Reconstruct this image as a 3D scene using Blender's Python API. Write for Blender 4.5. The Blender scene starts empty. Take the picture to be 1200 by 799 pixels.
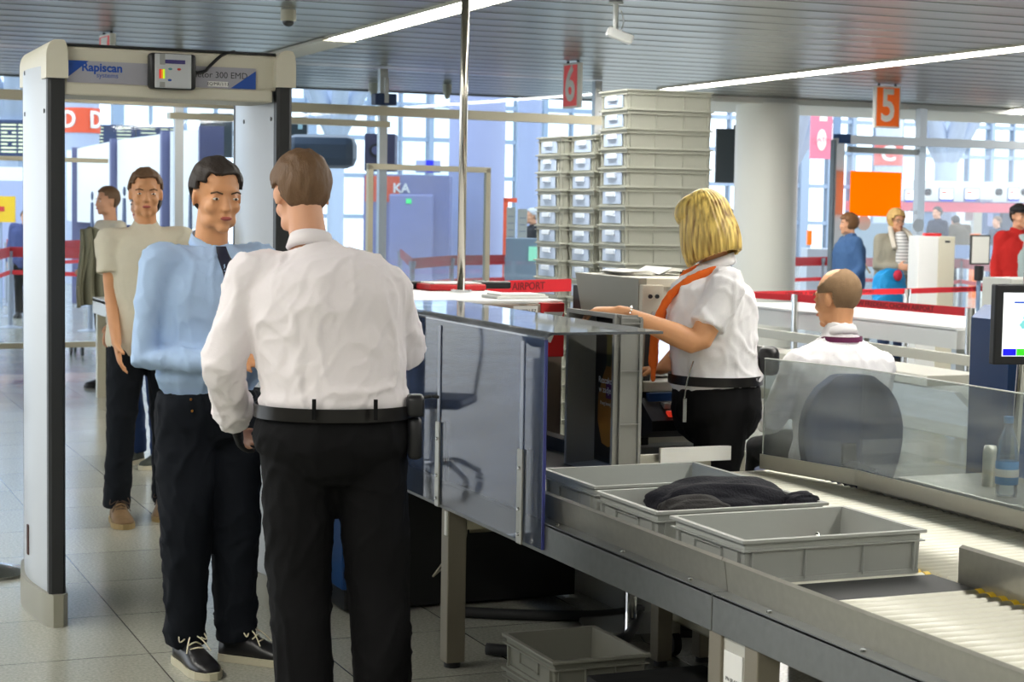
import bpy, bmesh, math, random
from mathutils import Vector, Matrix, noise
PI = math.pi
random.seed(7)
S = bpy.context.scene
C = S.collection
TH = .396
# ---------------------------------------------------------------- colour / materials
def lin(c):
    return tuple((x/12.92 if x <= .04045 else ((x+.055)/1.055)**2.4) for x in c)
def rgb(r, g, b): return lin((r/255, g/255, b/255))
def mat(name, col, rough=.5, metal=0., var=0., vs=6., bump=0., bs=60., emit=None, es=1., coat=0., stretch=None):
    m = bpy.data.materials.new(name); m.use_nodes = True
    nt = m.node_tree; b = nt.nodes['Principled BSDF']
    b.inputs['Base Color'].default_value = (*col, 1); b.inputs['Roughness'].default_value = rough
    b.inputs['Metallic'].default_value = metal
    if coat: b.inputs['Coat Weight'].default_value = coat; b.inputs['Coat Roughness'].default_value = .08
    tc = nt.nodes.new('ShaderNodeTexCoord'); src = tc.outputs['Object']
    if stretch:
        mp = nt.nodes.new('ShaderNodeMapping'); mp.inputs['Scale'].default_value = stretch
        nt.links.new(src, mp.inputs[0]); src = mp.outputs[0]
    if var:
        n = nt.nodes.new('ShaderNodeTexNoise'); n.inputs['Scale'].default_value = vs; n.inputs['Detail'].default_value = 5
        nt.links.new(src, n.inputs['Vector'])
        mr = nt.nodes.new('ShaderNodeMapRange'); mr.inputs[3].default_value = 1-var; mr.inputs[4].default_value = 1+var
        nt.links.new(n.outputs['Fac'], mr.inputs[0])
        mx = nt.nodes.new('ShaderNodeVectorMath'); mx.operation = 'SCALE'; mx.inputs[0].default_value = col
        nt.links.new(mr.outputs[0], mx.inputs['Scale']); nt.links.new(mx.outputs[0], b.inputs['Base Color'])
    if bump:
        n2 = nt.nodes.new('ShaderNodeTexNoise'); n2.inputs['Scale'].default_value = bs; n2.inputs['Detail'].default_value = 4
        nt.links.new(src, n2.inputs['Vector'])
        bp = nt.nodes.new('ShaderNodeBump'); bp.inputs['Strength'].default_value = bump; bp.inputs['Distance'].default_value = .01
        nt.links.new(n2.outputs['Fac'], bp.inputs['Height']); nt.links.new(bp.outputs[0], b.inputs['Normal'])
    if emit:
        b.inputs['Emission Color'].default_value = (*emit, 1); b.inputs['Emission Strength'].default_value = es
    return m
def glassmat(name, tint, haze=.0, hcol=(.7, .75, .8), hs=5., ior=1.45, stretch=(1, 1, 1)):
    m = bpy.data.materials.new(name); m.use_nodes = True; nt = m.node_tree; nt.nodes.clear()
    o = nt.nodes.new('ShaderNodeOutputMaterial'); t = nt.nodes.new('ShaderNodeBsdfTransparent'); t.inputs[0].default_value = (*tint, 1)
    g = nt.nodes.new('ShaderNodeBsdfGlossy'); g.inputs['Roughness'].default_value = .03; g.inputs[0].default_value = (1, 1, 1, 1)
    f = nt.nodes.new('ShaderNodeFresnel'); f.inputs[0].default_value = ior
    mx = nt.nodes.new('ShaderNodeMixShader'); nt.links.new(f.outputs[0], mx.inputs[0]); nt.links.new(t.outputs[0], mx.inputs[1]); nt.links.new(g.outputs[0], mx.inputs[2])
    last = mx
    if haze:
        d = nt.nodes.new('ShaderNodeBsdfDiffuse'); d.inputs[0].default_value = (*hcol, 1)
        tc = nt.nodes.new('ShaderNodeTexCoord'); mp = nt.nodes.new('ShaderNodeMapping'); mp.inputs['Scale'].default_value = stretch
        n = nt.nodes.new('ShaderNodeTexNoise'); n.inputs['Scale'].default_value = hs; n.inputs['Detail'].default_value = 6
        nt.links.new(tc.outputs['Object'], mp.inputs[0]); nt.links.new(mp.outputs[0], n.inputs['Vector'])
        mr = nt.nodes.new('ShaderNodeMapRange'); mr.inputs[1].default_value = .35; mr.inputs[2].default_value = .75
        mr.inputs[3].default_value = haze*.35; mr.inputs[4].default_value = haze*1.5
        nt.links.new(n.outputs['Fac'], mr.inputs[0])
        m2 = nt.nodes.new('ShaderNodeMixShader'); nt.links.new(mr.outputs[0], m2.inputs[0])
        nt.links.new(mx.outputs[0], m2.inputs[1]); nt.links.new(d.outputs[0], m2.inputs[2]); last = m2
    nt.links.new(last.outputs[0], o.inputs[0])
    return m
def emis(name, col, s):
    m = bpy.data.materials.new(name); m.use_nodes = True; nt = m.node_tree; nt.nodes.clear()
    o = nt.nodes.new('ShaderNodeOutputMaterial'); e = nt.nodes.new('ShaderNodeEmission')
    e.inputs[0].default_value = (*col, 1); e.inputs[1].default_value = s; nt.links.new(e.outputs[0], o.inputs[0]); return m
steel = mat('steel', rgb(190, 188, 178), .34, .9, .10, 4, .05, 30, stretch=(1, 12, 12))
steel_l = mat('steel_light', rgb(205, 203, 192), .42, .5, .06, 5)
chrome = mat('chrome', rgb(225, 225, 225), .14, 1.)
brass = mat('satin_pole', rgb(214, 208, 196), .2, 1.)
cream = mat('cream_paint', rgb(214, 210, 192), .42, 0, .03, 5)
white = mat('white_paint', rgb(236, 238, 238), .4, 0, .02, 5)
offwhite = mat('off_white', rgb(226, 228, 222), .5, 0, .03, 4)
grey = mat('grey_paint', rgb(150, 149, 136), .5, 0, .05, 5)
midgrey = mat('mid_grey', rgb(150, 152, 150), .5, 0, .04, 5)
dgrey = mat('dark_grey', rgb(62, 64, 64), .5, 0, .08, 8)
black = mat('black_plastic', rgb(24, 25, 28), .45, 0, .1, 10)
rubber = mat('rubber', rgb(30, 31, 32), .6, 0, .12, 14)
crate_m = mat('crate_plastic', rgb(172, 175, 170), .45, 0, .05, 4, .02, 40)
crate_in = mat('crate_plastic_inner', rgb(150, 153, 147), .5, 0, .06, 4)
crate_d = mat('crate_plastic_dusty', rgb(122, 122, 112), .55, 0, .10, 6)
red = mat('red', rgb(205, 34, 38), .45, 0, .04, 5)
belt_red = mat('belt_red', rgb(214, 26, 40), .55, 0, .06, 9)
belt_dark = mat('belt_dark_red', rgb(170, 22, 36), .55, 0, .08, 9)
orange = mat('orange', rgb(255, 122, 6), .4, 0, .02, 3)
orange_d = mat('orange_red', rgb(228, 84, 44), .45)
blue = mat('deep_blue', rgb(20, 66, 122), .42, 0, .05, 5)
navy = mat('navy_board', rgb(28, 54, 96), .45)
logo_blue = mat('logo_blue', rgb(20, 78, 170), .4)
paper = mat('paper', rgb(240, 240, 236), .7, 0, .02, 20)
pink = mat('pink_poster', rgb(232, 132, 158), .5)
lav = mat('pale_lavender', rgb(168, 178, 214), .5, 0, .02, 2)
lavd = mat('slate_lavender', rgb(96, 100, 140), .5, 0, .04, 2)
bluegrey = mat('blue_grey', rgb(120, 146, 180), .5)
mullion = mat('mullion', rgb(150, 170, 196), .5)
brown = mat('taupe_paint', rgb(158, 142, 128), .45, 0, .05, 4)
alu = mat('aluminium', rgb(196, 200, 202), .35, .6)
alu_w = mat('warm_aluminium', rgb(196, 190, 168), .35, .6)
yellow = mat('yellow', rgb(238, 196, 20), .5)
skin = mat('skin', rgb(222, 166, 132), .5, 0, .05, 18, .04, 90)
skin_t = mat('skin_tan', rgb(218, 158, 112), .5, 0, .06, 18, .04, 90)
lipm = mat('lip', rgb(176, 90, 84), .5)
eyem = mat('eye_white', rgb(232, 228, 222), .3); irism = mat('iris', rgb(60, 44, 34), .3)
lamp_m = emis('lamp', (1, .97, .90), 29.)
# ---------------------------------------------------------------- mesh helpers
def nb(): return bmesh.new()
def box(bm, x0, x1, y0, y1, z0, z1, bev=0.):
    r = bmesh.ops.create_cube(bm, size=1., matrix=Matrix.Translation(((x0+x1)/2, (y0+y1)/2, (z0+z1)/2)) @ Matrix.Diagonal((abs(x1-x0), abs(y1-y0), abs(z1-z0), 1)))
    if bev:
        es = list({e for v in r['verts'] for e in v.link_edges})
        bmesh.ops.bevel(bm, geom=es, offset=bev, segments=2, affect='EDGES', profile=.5)
    return bm
def prism(bm, poly, axis, a, b):
    """poly: 2-D outline, extruded along axis ('x','y','z') from a to b"""
    def P(p, t):
        return {'x': (t, p[0], p[1]), 'y': (p[0], t, p[1]), 'z': (p[0], p[1], t)}[axis]
    v0 = [bm.verts.new(P(p, a)) for p in poly]; v1 = [bm.verts.new(P(p, b)) for p in poly]
    bm.faces.new(v0); bm.faces.new(v1[::-1]); n = len(poly)
    for i in range(n): bm.faces.new((v0[i], v1[i], v1[(i+1) % n], v0[(i+1) % n]))
    bmesh.ops.recalc_face_normals(bm, faces=bm.faces[:])
    return bm
def rings(bm, pts, side=(1, 0, 0), n=16, cap=2):
    """closed loft: pts = [(point, ra, rb)], ra along side, rb across; rounded ends"""
    P = [Vector(p[0]) for p in pts]; side = Vector(side); out = []
    m = len(P)
    for i in range(m):
        t = (P[min(i+1, m-1)]-P[max(i-1, 0)])
        t = t.normalized() if t.length > 1e-9 else Vector((0, 0, 1))
        a = side-side.dot(t)*t
        if a.length < 1e-3: a = Vector((0, 1, 0))-t.y*t
        a.normalize(); b = t.cross(a)
        out.append((P[i], pts[i][1], pts[i][2], a, b, t))
    full = []
    if cap:
        p, ra, rb, a, b, t = out[0]; r = min(ra, rb)
        for k in range(cap, 0, -1):
            an = k/(cap+1)*PI/2; full.append((p-t*r*math.sin(an), ra*math.cos(an), rb*math.cos(an), a, b))
    full += [(o[0], o[1], o[2], o[3], o[4]) for o in out]
    if cap:
        p, ra, rb, a, b, t = out[-1]; r = min(ra, rb)
        for k in range(1, cap+1):
            an = k/(cap+1)*PI/2; full.append((p+t*r*math.sin(an), ra*math.cos(an), rb*math.cos(an), a, b))
    prev = None; first = None
    for (p, ra, rb, a, b) in full:
        vs = [bm.verts.new(p+a*ra*math.cos(2*PI*k/n)+b*rb*math.sin(2*PI*k/n)) for k in range(n)]
        if prev:
            for k in range(n): bm.faces.new((prev[k], prev[(k+1) % n], vs[(k+1) % n], vs[k]))
        else: first = vs
        prev = vs
    bm.faces.new(first[::-1]); bm.faces.new(prev)
    return bm
def tube(bm, pts, r, n=10, side=(1, 0, 0)):
    return rings(bm, [(p, r, r) for p in pts], side, n, 0)
def cyl(bm, x, y, z0, z1, r, n=20, r2=None):
    return rings(bm, [((x, y, z0), r, r), ((x, y, z1), r2 or r, r2 or r)], (1, 0, 0), n, 0)
def lathe(bm, prof, n=24, c=(0, 0, 0)):
    prev = None; first = None
    for (r, z) in prof:
        vs = [bm.verts.new((c[0]+r*math.cos(2*PI*k/n), c[1]+r*math.sin(2*PI*k/n), c[2]+z)) for k in range(n)]
        if prev:
            for k in range(n): bm.faces.new((prev[k], prev[(k+1) % n], vs[(k+1) % n], vs[k]))
        else: first = vs
        prev = vs
    bm.faces.new(first[::-1]); bm.faces.new(prev); return bm
def ell(bm, c, r, rot=None, seg=20):
    M = Matrix.Translation(c) @ (rot.to_4x4() if rot else Matrix()) @ Matrix.Diagonal((*r, 1))
    bmesh.ops.create_uvsphere(bm, u_segments=seg, v_segments=seg//2+2, radius=1, matrix=M); return bm
def curvepts(ps, n=6):
    """Catmull-Rom through ps"""
    ps = [Vector(p) for p in ps]; q = [ps[0]*2-ps[1]]+ps+[ps[-1]*2-ps[-2]]; out = []
    for i in range(1, len(q)-2):
        for k in range(n):
            t = k/n; a, b, c, d = q[i-1], q[i], q[i+1], q[i+2]
            out.append(.5*((2*b)+(-a+c)*t+(2*a-5*b+4*c-d)*t*t+(-a+3*b-3*c+d)*t**3))
    out.append(ps[-1]); return out
def finish(name, bm, m, parent=None, label=None, smooth=False, loc=None):
    me = bpy.data.meshes.new(name); bmesh.ops.recalc_face_normals(bm, faces=bm.faces[:])
    bm.to_mesh(me); bm.free(); return link(name, me, m, parent, label, smooth, loc)
def link(name, me, m, parent=None, label=None, smooth=False, loc=None):
    if m: me.materials.clear(); me.materials.append(m)
    if smooth:
        me.polygons.foreach_set('use_smooth', [True]*len(me.polygons))
        if smooth == 'auto':
            try: me.set_sharp_from_angle(angle=.6)
            except Exception: pass
    o = bpy.data.objects.new(name, me); C.objects.link(o)
    if parent: o.parent = parent
    if label: o['label'] = label
    if loc: o.location = loc
    return o
def thing(name, label, cat, loc=(0, 0, 0), rz=0., group=None, kind=None):
    o = bpy.data.objects.new(name, None); C.objects.link(o); o.empty_display_size = .1
    o.location = loc; o.rotation_euler = (0, 0, rz); return tag(o, label, cat, group, kind)
def tag(o, label=None, cat=None, group=None, kind=None):
    if label: o['label'] = label
    if cat: o['category'] = cat
    if group: o['group'] = group
    if kind: o['kind'] = kind
    return o
def struct(name, bm, m, label=None, smooth=False):
    o = finish(name, bm, m, None, label, smooth); o['kind'] = 'structure'; return o
def one(name, bm, m, label, cat, group=None, smooth=False, loc=None, kind=None):
    return tag(finish(name, bm, m, None, None, smooth, loc), label, cat, group, kind)
def copy_tree(o, parent=None):
    c = o.copy(); C.objects.link(c)
    if parent: c.parent = parent
    for ch in list(o.children): copy_tree(ch, c)
    return c
def dup(o, label, loc, rz=None):
    c = copy_tree(o); c['label'] = label; c.location = loc
    if rz is not None: c.rotation_euler = (0, 0, rz)
    return c
def modmesh(me, mods):
    o = bpy.data.objects.new('tmp', me); C.objects.link(o)
    for ty, kw in mods:
        md = o.modifiers.new('m', ty)
        for k, v in kw.items(): setattr(md, k, v)
    dg = bpy.context.evaluated_depsgraph_get(); dg.update()
    r = bpy.data.meshes.new_from_object(o.evaluated_get(dg)); bpy.data.objects.remove(o); return r
def fused(name, bm, m, parent, vox=.008, sm=4, disp=None, label=None):
    me = bpy.data.meshes.new('t'); bmesh.ops.recalc_face_normals(bm, faces=bm.faces[:]); bm.to_mesh(me); bm.free()
    r = modmesh(me, [('REMESH', dict(mode='VOXEL', voxel_size=vox)), ('SMOOTH', dict(factor=.5, iterations=sm))])
    if disp:
        ns = [v.normal.copy() for v in r.vertices]
        for v, n_ in zip(r.vertices, ns): v.co += n_*disp(v.co, n_)
    return link(name, r, m, parent, label, True)
def text(name, s, size, loc, face, m, parent=None, depth=.002, align='CENTER', bold=0., sx=1., label=None):
    """face: '-y' reads along +x; '-x' reads along -y; '+z' flat; or an angle about z"""
    cu = bpy.data.curves.new('t', 'FONT'); cu.body = s; cu.size = size; cu.align_x = align; cu.align_y = 'CENTER'
    cu.extrude = depth; cu.offset = bold; cu.resolution_u = 3
    o = bpy.data.objects.new('t', cu); C.objects.link(o)
    dg = bpy.context.evaluated_depsgraph_get(); dg.update()
    me = bpy.data.meshes.new_from_object(o.evaluated_get(dg)); bpy.data.objects.remove(o)
    M = Matrix.Rotation(PI/2, 4, 'X')
    if face == '-x': M = Matrix.Rotation(-PI/2, 4, 'Z') @ M
    elif face == '+z': M = Matrix()
    elif face != '-y': M = Matrix.Rotation(face, 4, 'Z') @ M
    me.transform(Matrix.Translation(loc) @ M @ Matrix.Diagonal((sx, 1, 1, 1)))
    return link(name, me, m, parent, label)
from mathutils.bvhtree import BVHTree
def drape(o, target, off=.004, axis=Vector((0, -1, 0)), thick=.004):
    """lay a thin part on the surface of target, looking along axis (both in the same parent frame)"""
    me = target.data; bv = BVHTree.FromPolygons([v.co for v in me.vertices], [tuple(p.vertices) for p in me.polygons])
    ds = [v.co.dot(axis) for v in o.data.vertices]; mid = (min(ds)+max(ds))/2
    for v in o.data.vertices:
        st = v.co-axis*(v.co.dot(axis))-axis*2.; h = bv.ray_cast(st, axis)
        if h[0] is not None: v.co = h[0]-axis*(off+(thick if v.co.dot(axis) < mid else 0))
# ---------------------------------------------------------------- camera (world x = v, world y = u)
F, PITCH, ROLL, H = 2112., .0731, .0167, 1.62
def grid(x, y): return (x*math.cos(TH)+y*math.sin(TH), -x*math.sin(TH)+y*math.cos(TH))
cp, sp, cr, sr = math.cos(PITCH), math.sin(PITCH), math.cos(ROLL), math.sin(ROLL)
R0 = Matrix(((cr, -sr, 0), (sr, cr, 0), (0, 0, 1))) @ Matrix(((1, 0, 0), (0, -sp, -cp), (0, cp, -sp)))
RZ = Matrix.Rotation(-TH, 3, 'Z')
right, down, fwd = [RZ @ Vector(R0[i]) for i in range(3)]
def at(px, py, d):
    r = R0.transposed() @ Vector(((px-600)/F, (py-399.5)/F, 1)); r = r*(d/r.y); g = grid(r.x, r.y)
    return Vector((g[0], g[1], H+r.z))
cd = bpy.data.cameras.new('camera'); cam = bpy.data.objects.new('camera', cd); C.objects.link(cam)
M = Matrix((( right.x, -down.x, -fwd.x, 0), (right.y, -down.y, -fwd.y, 0), (right.z, -down.z, -fwd.z, H), (0, 0, 0, 1)))
cam.matrix_world = M
cd.sensor_width = 36; cd.lens = 36*F/1200; cd.clip_end = 500; cd.clip_start = .05
cd.dof.use_dof = True; cd.dof.focus_distance = 5.8; cd.dof.aperture_fstop = 8.
S.camera = cam
# ================================================================ SETTING
def floor_mat():
    m = bpy.data.materials.new('floor_tiles'); m.use_nodes = True; nt = m.node_tree; b = nt.nodes['Principled BSDF']
    N = nt.nodes.new; L = nt.links.new
    tc = N('ShaderNodeTexCoord'); mp = N('ShaderNodeMapping'); mp.inputs['Location'].default_value = (-1.28, -6.40, 0)
    L(tc.outputs['Object'], mp.inputs[0])
    br = N('ShaderNodeTexBrick'); br.offset = 0; br.inputs['Scale'].default_value = 1
    br.inputs['Brick Width'].default_value = .595; br.inputs['Row Height'].default_value = .65
    br.inputs['Mortar Size'].default_value = .0028; br.inputs['Mortar Smooth'].default_value = .1
    br.inputs['Color1'].default_value = (*rgb(168, 168, 156), 1); br.inputs['Color2'].default_value = (*rgb(156, 157, 146), 1)
    br.inputs['Mortar'].default_value = (*rgb(84, 84, 78), 1)
    L(mp.outputs[0], br.inputs['Vector'])
    n = N('ShaderNodeTexNoise'); n.inputs['Scale'].default_value = 90; n.inputs['Detail'].default_value = 3; L(tc.outputs['Object'], n.inputs['Vector'])
    mr = N('ShaderNodeMapRange'); mr.inputs[1].default_value = .3; mr.inputs[2].default_value = .7; mr.inputs[3].default_value = .78; mr.inputs[4].default_value = 1.18; L(n.outputs['Fac'], mr.inputs[0])
    vm = N('ShaderNodeVectorMath'); vm.operation = 'SCALE'; L(br.outputs['Color'], vm.inputs[0]); L(mr.outputs[0], vm.inputs['Scale'])
    L(vm.outputs[0], b.inputs['Base Color'])
    n2 = N('ShaderNodeTexNoise'); n2.inputs['Scale'].default_value = 1.3; L(tc.outputs['Object'], n2.inputs['Vector'])
    m2 = N('ShaderNodeMapRange'); m2.inputs[3].default_value = .10; m2.inputs[4].default_value = .26; L(n2.outputs['Fac'], m2.inputs[0])
    L(m2.outputs[0], b.inputs['Roughness'])
    return m
fm = floor_mat()
b = nb(); box(b, -16, 46, -4, 60, -.1, 0); struct('floor', b, fm, 'large speckled grey stone floor tiles')
# slatted metal ceiling
slat = mat('ceiling_slats', rgb(122, 125, 121), .3, .65, .05, 1.5)
b = nb(); P = .42; y = -4.; prof = []
while y < 20.7:
    prof += [(y, 3.012), (y+.012, 3.0), (y+.10, 3.004), (y+.30, 3.004), (y+P-.04, 3.0), (y+P-.028, 3.012)]; y += P
poly = prof+[(prof[-1][0], 3.2), (prof[0][0], 3.2)]
x0, x1 = -5., 24.
va = [b.verts.new((x0, p[0], p[1])) for p in prof]; vb = [b.verts.new((x1, p[0], p[1])) for p in prof]
for i in range(len(prof)-1): b.faces.new((va[i], va[i+1], vb[i+1], vb[i]))
struct('ceiling', b, slat, 'grey slatted metal ceiling')
b = nb(); box(b, -5, 24, -4, 20.7, 3.06, 3.3); box(b, -5, 24, 20.62, 20.75, 2.99, 3.3)
struct('trim_1', b, dgrey)
b = nb(); box(b, 10.3, 24, 18.9, 20.9, 2.93, 3.0); struct('trim_2', b, offwhite, 'white soffit at the end of the slatted ceiling')
wallm = mat('wall_paint', rgb(190, 190, 180), .7, 0, .03, 2)
b = nb(); box(b, -5, 18, -4.1, -4, 0, 3.1); struct('wall_back', b, wallm)
b = nb(); box(b, -5.1, -5, -4, 7, 0, 3.1); struct('wall_left', b, wallm)
b = nb(); box(b, 17, 17.1, -4, 9, 0, 3.1); struct('wall_right', b, wallm)
# strip lights let into the ceiling
def strip(x0, x1, y0, y1, label):
    t = thing('strip_light', label, 'ceiling light', ((x0+x1)/2, (y0+y1)/2, 3.0), 0, 'strip lights in the ceiling')
    w = (x1-x0)/2; l = (y1-y0)/2
    b = nb(); box(b, -w+.02, w-.02, -l+.02, l-.02, -.012, -.004); finish('diffuser', b, lamp_m, t)
    b = nb()
    box(b, -w, -w+.02, -l, l, -.018, .01); box(b, w-.02, w, -l, l, -.018, .01); box(b, -w, w, -l, -l+.02, -.018, .01); box(b, -w, w, l-.02, l, -.018, .01)
    finish('frame', b, cream, t)
strip(4.3, 4.57, 3.0, 14.4, 'long bright strip light above the metal detector gate')
strip(9.32, 9.62, 1.0, 18.2, 'longest bright strip light crossing the ceiling above the number five sign')
strip(14.7, 14.95, 17.5, 20.2, 'short far strip light behind the number five sign')
strip(-.8, -.53, -2., 9, 'added unseen fill strip light over the left side of the gate')  # unseen strip added for fill, set at the row spacing
strip(4.3, 4.57, -3.6, 1.6, 'added unseen fill strip light over the near end of the roller table')  # unseen strip behind the camera, added as fill light
b = nb(); box(b, 4.29, 4.58, 14.4, 16.6, 2.972, 2.998); struct('trim_light_cover', b, cream)  # cream light cover at the far end of the strip
# ---- far glazed facade
def facade():
    t = thing('window_1', None, None, (0, 0, 0)); t['kind'] = 'structure'
    b = nb(); Y = 55
    for i in range(27):
        x = -8+i*2.; w = .16 if i % 3 else .34; box(b, x-w/2, x+w/2, Y-.2, Y+.2, 0, 16)
    for i in range(54):
        if i % 2: box(b, -8+i*1.-.035, -8+i*1.+.035, Y-.15, Y+.15, 0, 16)
    for z in (1.3, 2.6, 3.8, 4.9, 7.2, 9.6, 12): box(b, -14, 46, Y-.12, Y+.12, z-.07, z+.07)
    finish('window_frame', b, mullion, t)
    b = nb(); box(b, -14, 46, Y-.02, Y+.02, .0, 16); finish('pane', b, glassmat('far_glass', (.93, .97, 1.)), t)
facade()
# ================================================================ METAL DETECTOR GATE
def gate():
    g = thing('metal_detector_gate', 'walk-through metal detector gate, white curved side panels with dark edge strips', 'metal detector', (1.45, 6.95, 0))
    gx, gy = 1.45, 6.95
    def outline(x0, x1, y0, y1, bulge, sgn):
        # plan outline: flat inner face, bowed outer face
        n = 10; out = []
        for i in range(n+1):
            t = i/n; out.append((x0-bulge*math.sin(PI*t)*1. - 0*sgn, y0+(y1-y0)*t))
        for i in range(n+1):
            t = 1-i/n; out.append((x1+bulge*.6*math.sin(PI*t), y0+(y1-y0)*t))
        return [(p[0]-gx, p[1]-gy) for p in out]
    pm = mat('gate_panel', rgb(178, 184, 190), .28, 0, .02, 2); bm_ = mat('gate_base', rgb(150, 148, 134), .4, .2, .05, 6)
    for (a, c) in ((1.005, 1.062), (1.885, 1.94)):
        b = nb(); prism(b, outline(a, c, 6.975, 7.62, .035, 1), 'z', .10, 2.13); p = finish('side_panel', b, pm, g, smooth='auto')
        b = nb(); prism(b, [(a-.003-gx, .0), (a-.003-gx, -.012), (a+.008-gx, -.022), (c-.008-gx, -.022), (c+.003-gx, -.012), (c+.003-gx, .03), (a-.003-gx, .03)], 'z', .12, 2.12); finish('edge_strip', b, mat('gate_strip', rgb(34, 36, 38), .5), g, 'dark rubber edge strip')
        b = nb(); prism(b, [(a-.003-gx, .66), (a-.003-gx, .685), (c+.003-gx, .685), (c+.003-gx, .66)], 'z', .12, 2.12); finish('edge_strip', b, bpy.data.materials['gate_strip'], g, 'dark rubber edge strip')
        # base shoe with front nose
        o = outline(a-.012, c+.012, 6.94, 7.65, .038, 1)
        o2 = o[:11]+o[11:]
        b = nb(); prism(b, o2+[(c-.01-gx, -.045), (a+.01-gx, -.045)], 'z', 0., .125); finish('base', b, bm_, g, 'grey beige foot', 'auto')
        # rounded cream cap
        b = nb(); n = 10; prof = []
        for i in range(n+1):
            t = i/n*PI/2; prof.append((a-.012-gx+.04*(1-math.sin(t)) , 2.13+.07*math.sin(t)))
        prof = [(a-.012-gx, 2.08)]+[(a-.012-gx+.035*(1-math.cos(i/n*PI/2)), 2.16+.062*math.sin(i/n*PI/2)) for i in range(n+1)]+[(c+.012-gx-.02*(1-math.cos((1-i/n)*PI/2)), 2.16+.062*math.sin((1-i/n)*PI/2)) for i in range(n+1)]+[(c+.012-gx, 2.08)]
        prism(b, prof, 'y', -.04, .70); finish('cap', b, cream, g, 'rounded cream end cap', 'auto')
        for (yy, zz) in ((.06, 2.12), (.06, 1.96), (.38, 2.12), (.38, 1.96)):
            b = nb(); xo = a-gx-.035*math.sin(PI*(yy-.025)/.645); rings(b, [((xo+.01, yy, zz), .009, .009), ((xo-.002, yy, zz), .009, .009)], (0, 1, 0), 10, 0)
            finish('bolt', b, black, p)
        b = nb(); box(b, a-gx-.040, a-gx+.01, .30, .33, .22, .34, .003); finish('socket', b, mat('socket', rgb(70, 40, 34), .6), p, 'dark recessed socket near the foot')
    # cross beam
    b = nb(); box(b, 1.06-gx, 1.89-gx, .005, .32, 2.065, 2.205, .012); box(b, 1.06-gx, 1.87-gx, .0, .3, 2.02, 2.07, .008)
    cb = finish('cross_beam', b, cream, g)
    b = nb(); box(b, 1.06-gx, 1.88-gx, .0, .33, 2.205, 2.213); finish('top_edge', b, black, cb)
    b = nb(); box(b, 1.075-gx, 1.80-gx, -.002, .004, 2.068, 2.150); finish('name_strip', b, mat('grey_lilac', rgb(168, 168, 178), .45), cb, 'grey name strip')
    b = nb(); prism(b, [(1.075-gx, 2.15), (1.075-gx, 2.085), (1.155-gx, 2.15)], 'y', -.004, 0); finish('blue_corner', b, logo_blue, cb)
    b = nb(); prism(b, [(1.80-gx, 2.07), (1.80-gx, 2.14), (1.70-gx, 2.07)], 'y', -.004, 0); finish('blue_corner', b, logo_blue, cb)
    text('lettering', 'Rapiscan', .044, (1.205-gx, -.003, 2.126), '-y', logo_blue, cb, .0006, bold=.0012)
    text('lettering', 'systems', .026, (1.225-gx, -.003, 2.098), '-y', logo_blue, cb, .0004)
    text('lettering', 'Metor 300 EMD', .034, (1.655-gx, -.003, 2.118), '-y', dgrey, cb, .0004)
    b = nb(); box(b, 1.61-gx, 1.69-gx, -.004, 0, 2.074, 2.094); finish('label_sticker', b, paper, cb)
    text('lettering', 'EQ/MR/1/13', .017, (1.65-gx, -.005, 2.084), '-y', black, cb, .0002)
    # control unit
    u0 = 1.375-gx; u1 = 1.555-gx
    b = nb(); box(b, u0, u1, -.05, .0, 2.055, 2.19, .012); cu = finish('control_unit', b, black, g, 'black framed control unit with a grey keypad face', True)
    b = nb(); box(b, u0+.02, u1-.02, -.054, -.045, 2.058, 2.187, .004); finish('keypad', b, mat('keypad', rgb(196, 200, 204), .4), cu)
    b = nb(); box(b, u0+.038, u0+.058, -.056, -.05, 2.145, 2.186); box(b, u0+.038, u0+.058, -.056, -.05, 2.060, 2.08); finish('keypad_bar', b, midgrey, cu)
    b = nb(); box(b, u0+.058, u1-.045, -.057, -.05, 2.150, 2.165); finish('display', b, mat('disp', rgb(66, 58, 120), .2), cu, 'dark violet display')
    for i, c_ in enumerate((rgb(190, 40, 30), rgb(200, 120, 30), rgb(190, 230, 40))):
        b = nb(); box(b, u0+.036+i*.007, u0+.043+i*.007, -.057, -.05, 2.093, 2.128); finish('indicator', b, mat('ind', c_, .4, emit=c_, es=.6), cu)
    for (dx, dz, c_) in ((.078, 2.13, rgb(80, 150, 160)), (.112, 2.13, rgb(200, 60, 50)), (.076, 2.088, rgb(50, 90, 170))):
        b = nb(); ell(b, (u0+dx, -.055, dz), (.008, .003, .0045), None, 10); finish('button', b, mat('but', c_, .4), cu)
    b = nb(); tube(b, curvepts([(u1, -.02, 2.12), (u1+.04, -.02, 2.13), (u1+.06, -.01, 2.15), (u1+.11, .0, 2.195), (u1+.17, .04, 2.216)], 5), .006, 8); finish('cable', b, black, g, 'black cable looping over the beam', True)
gate()
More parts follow.
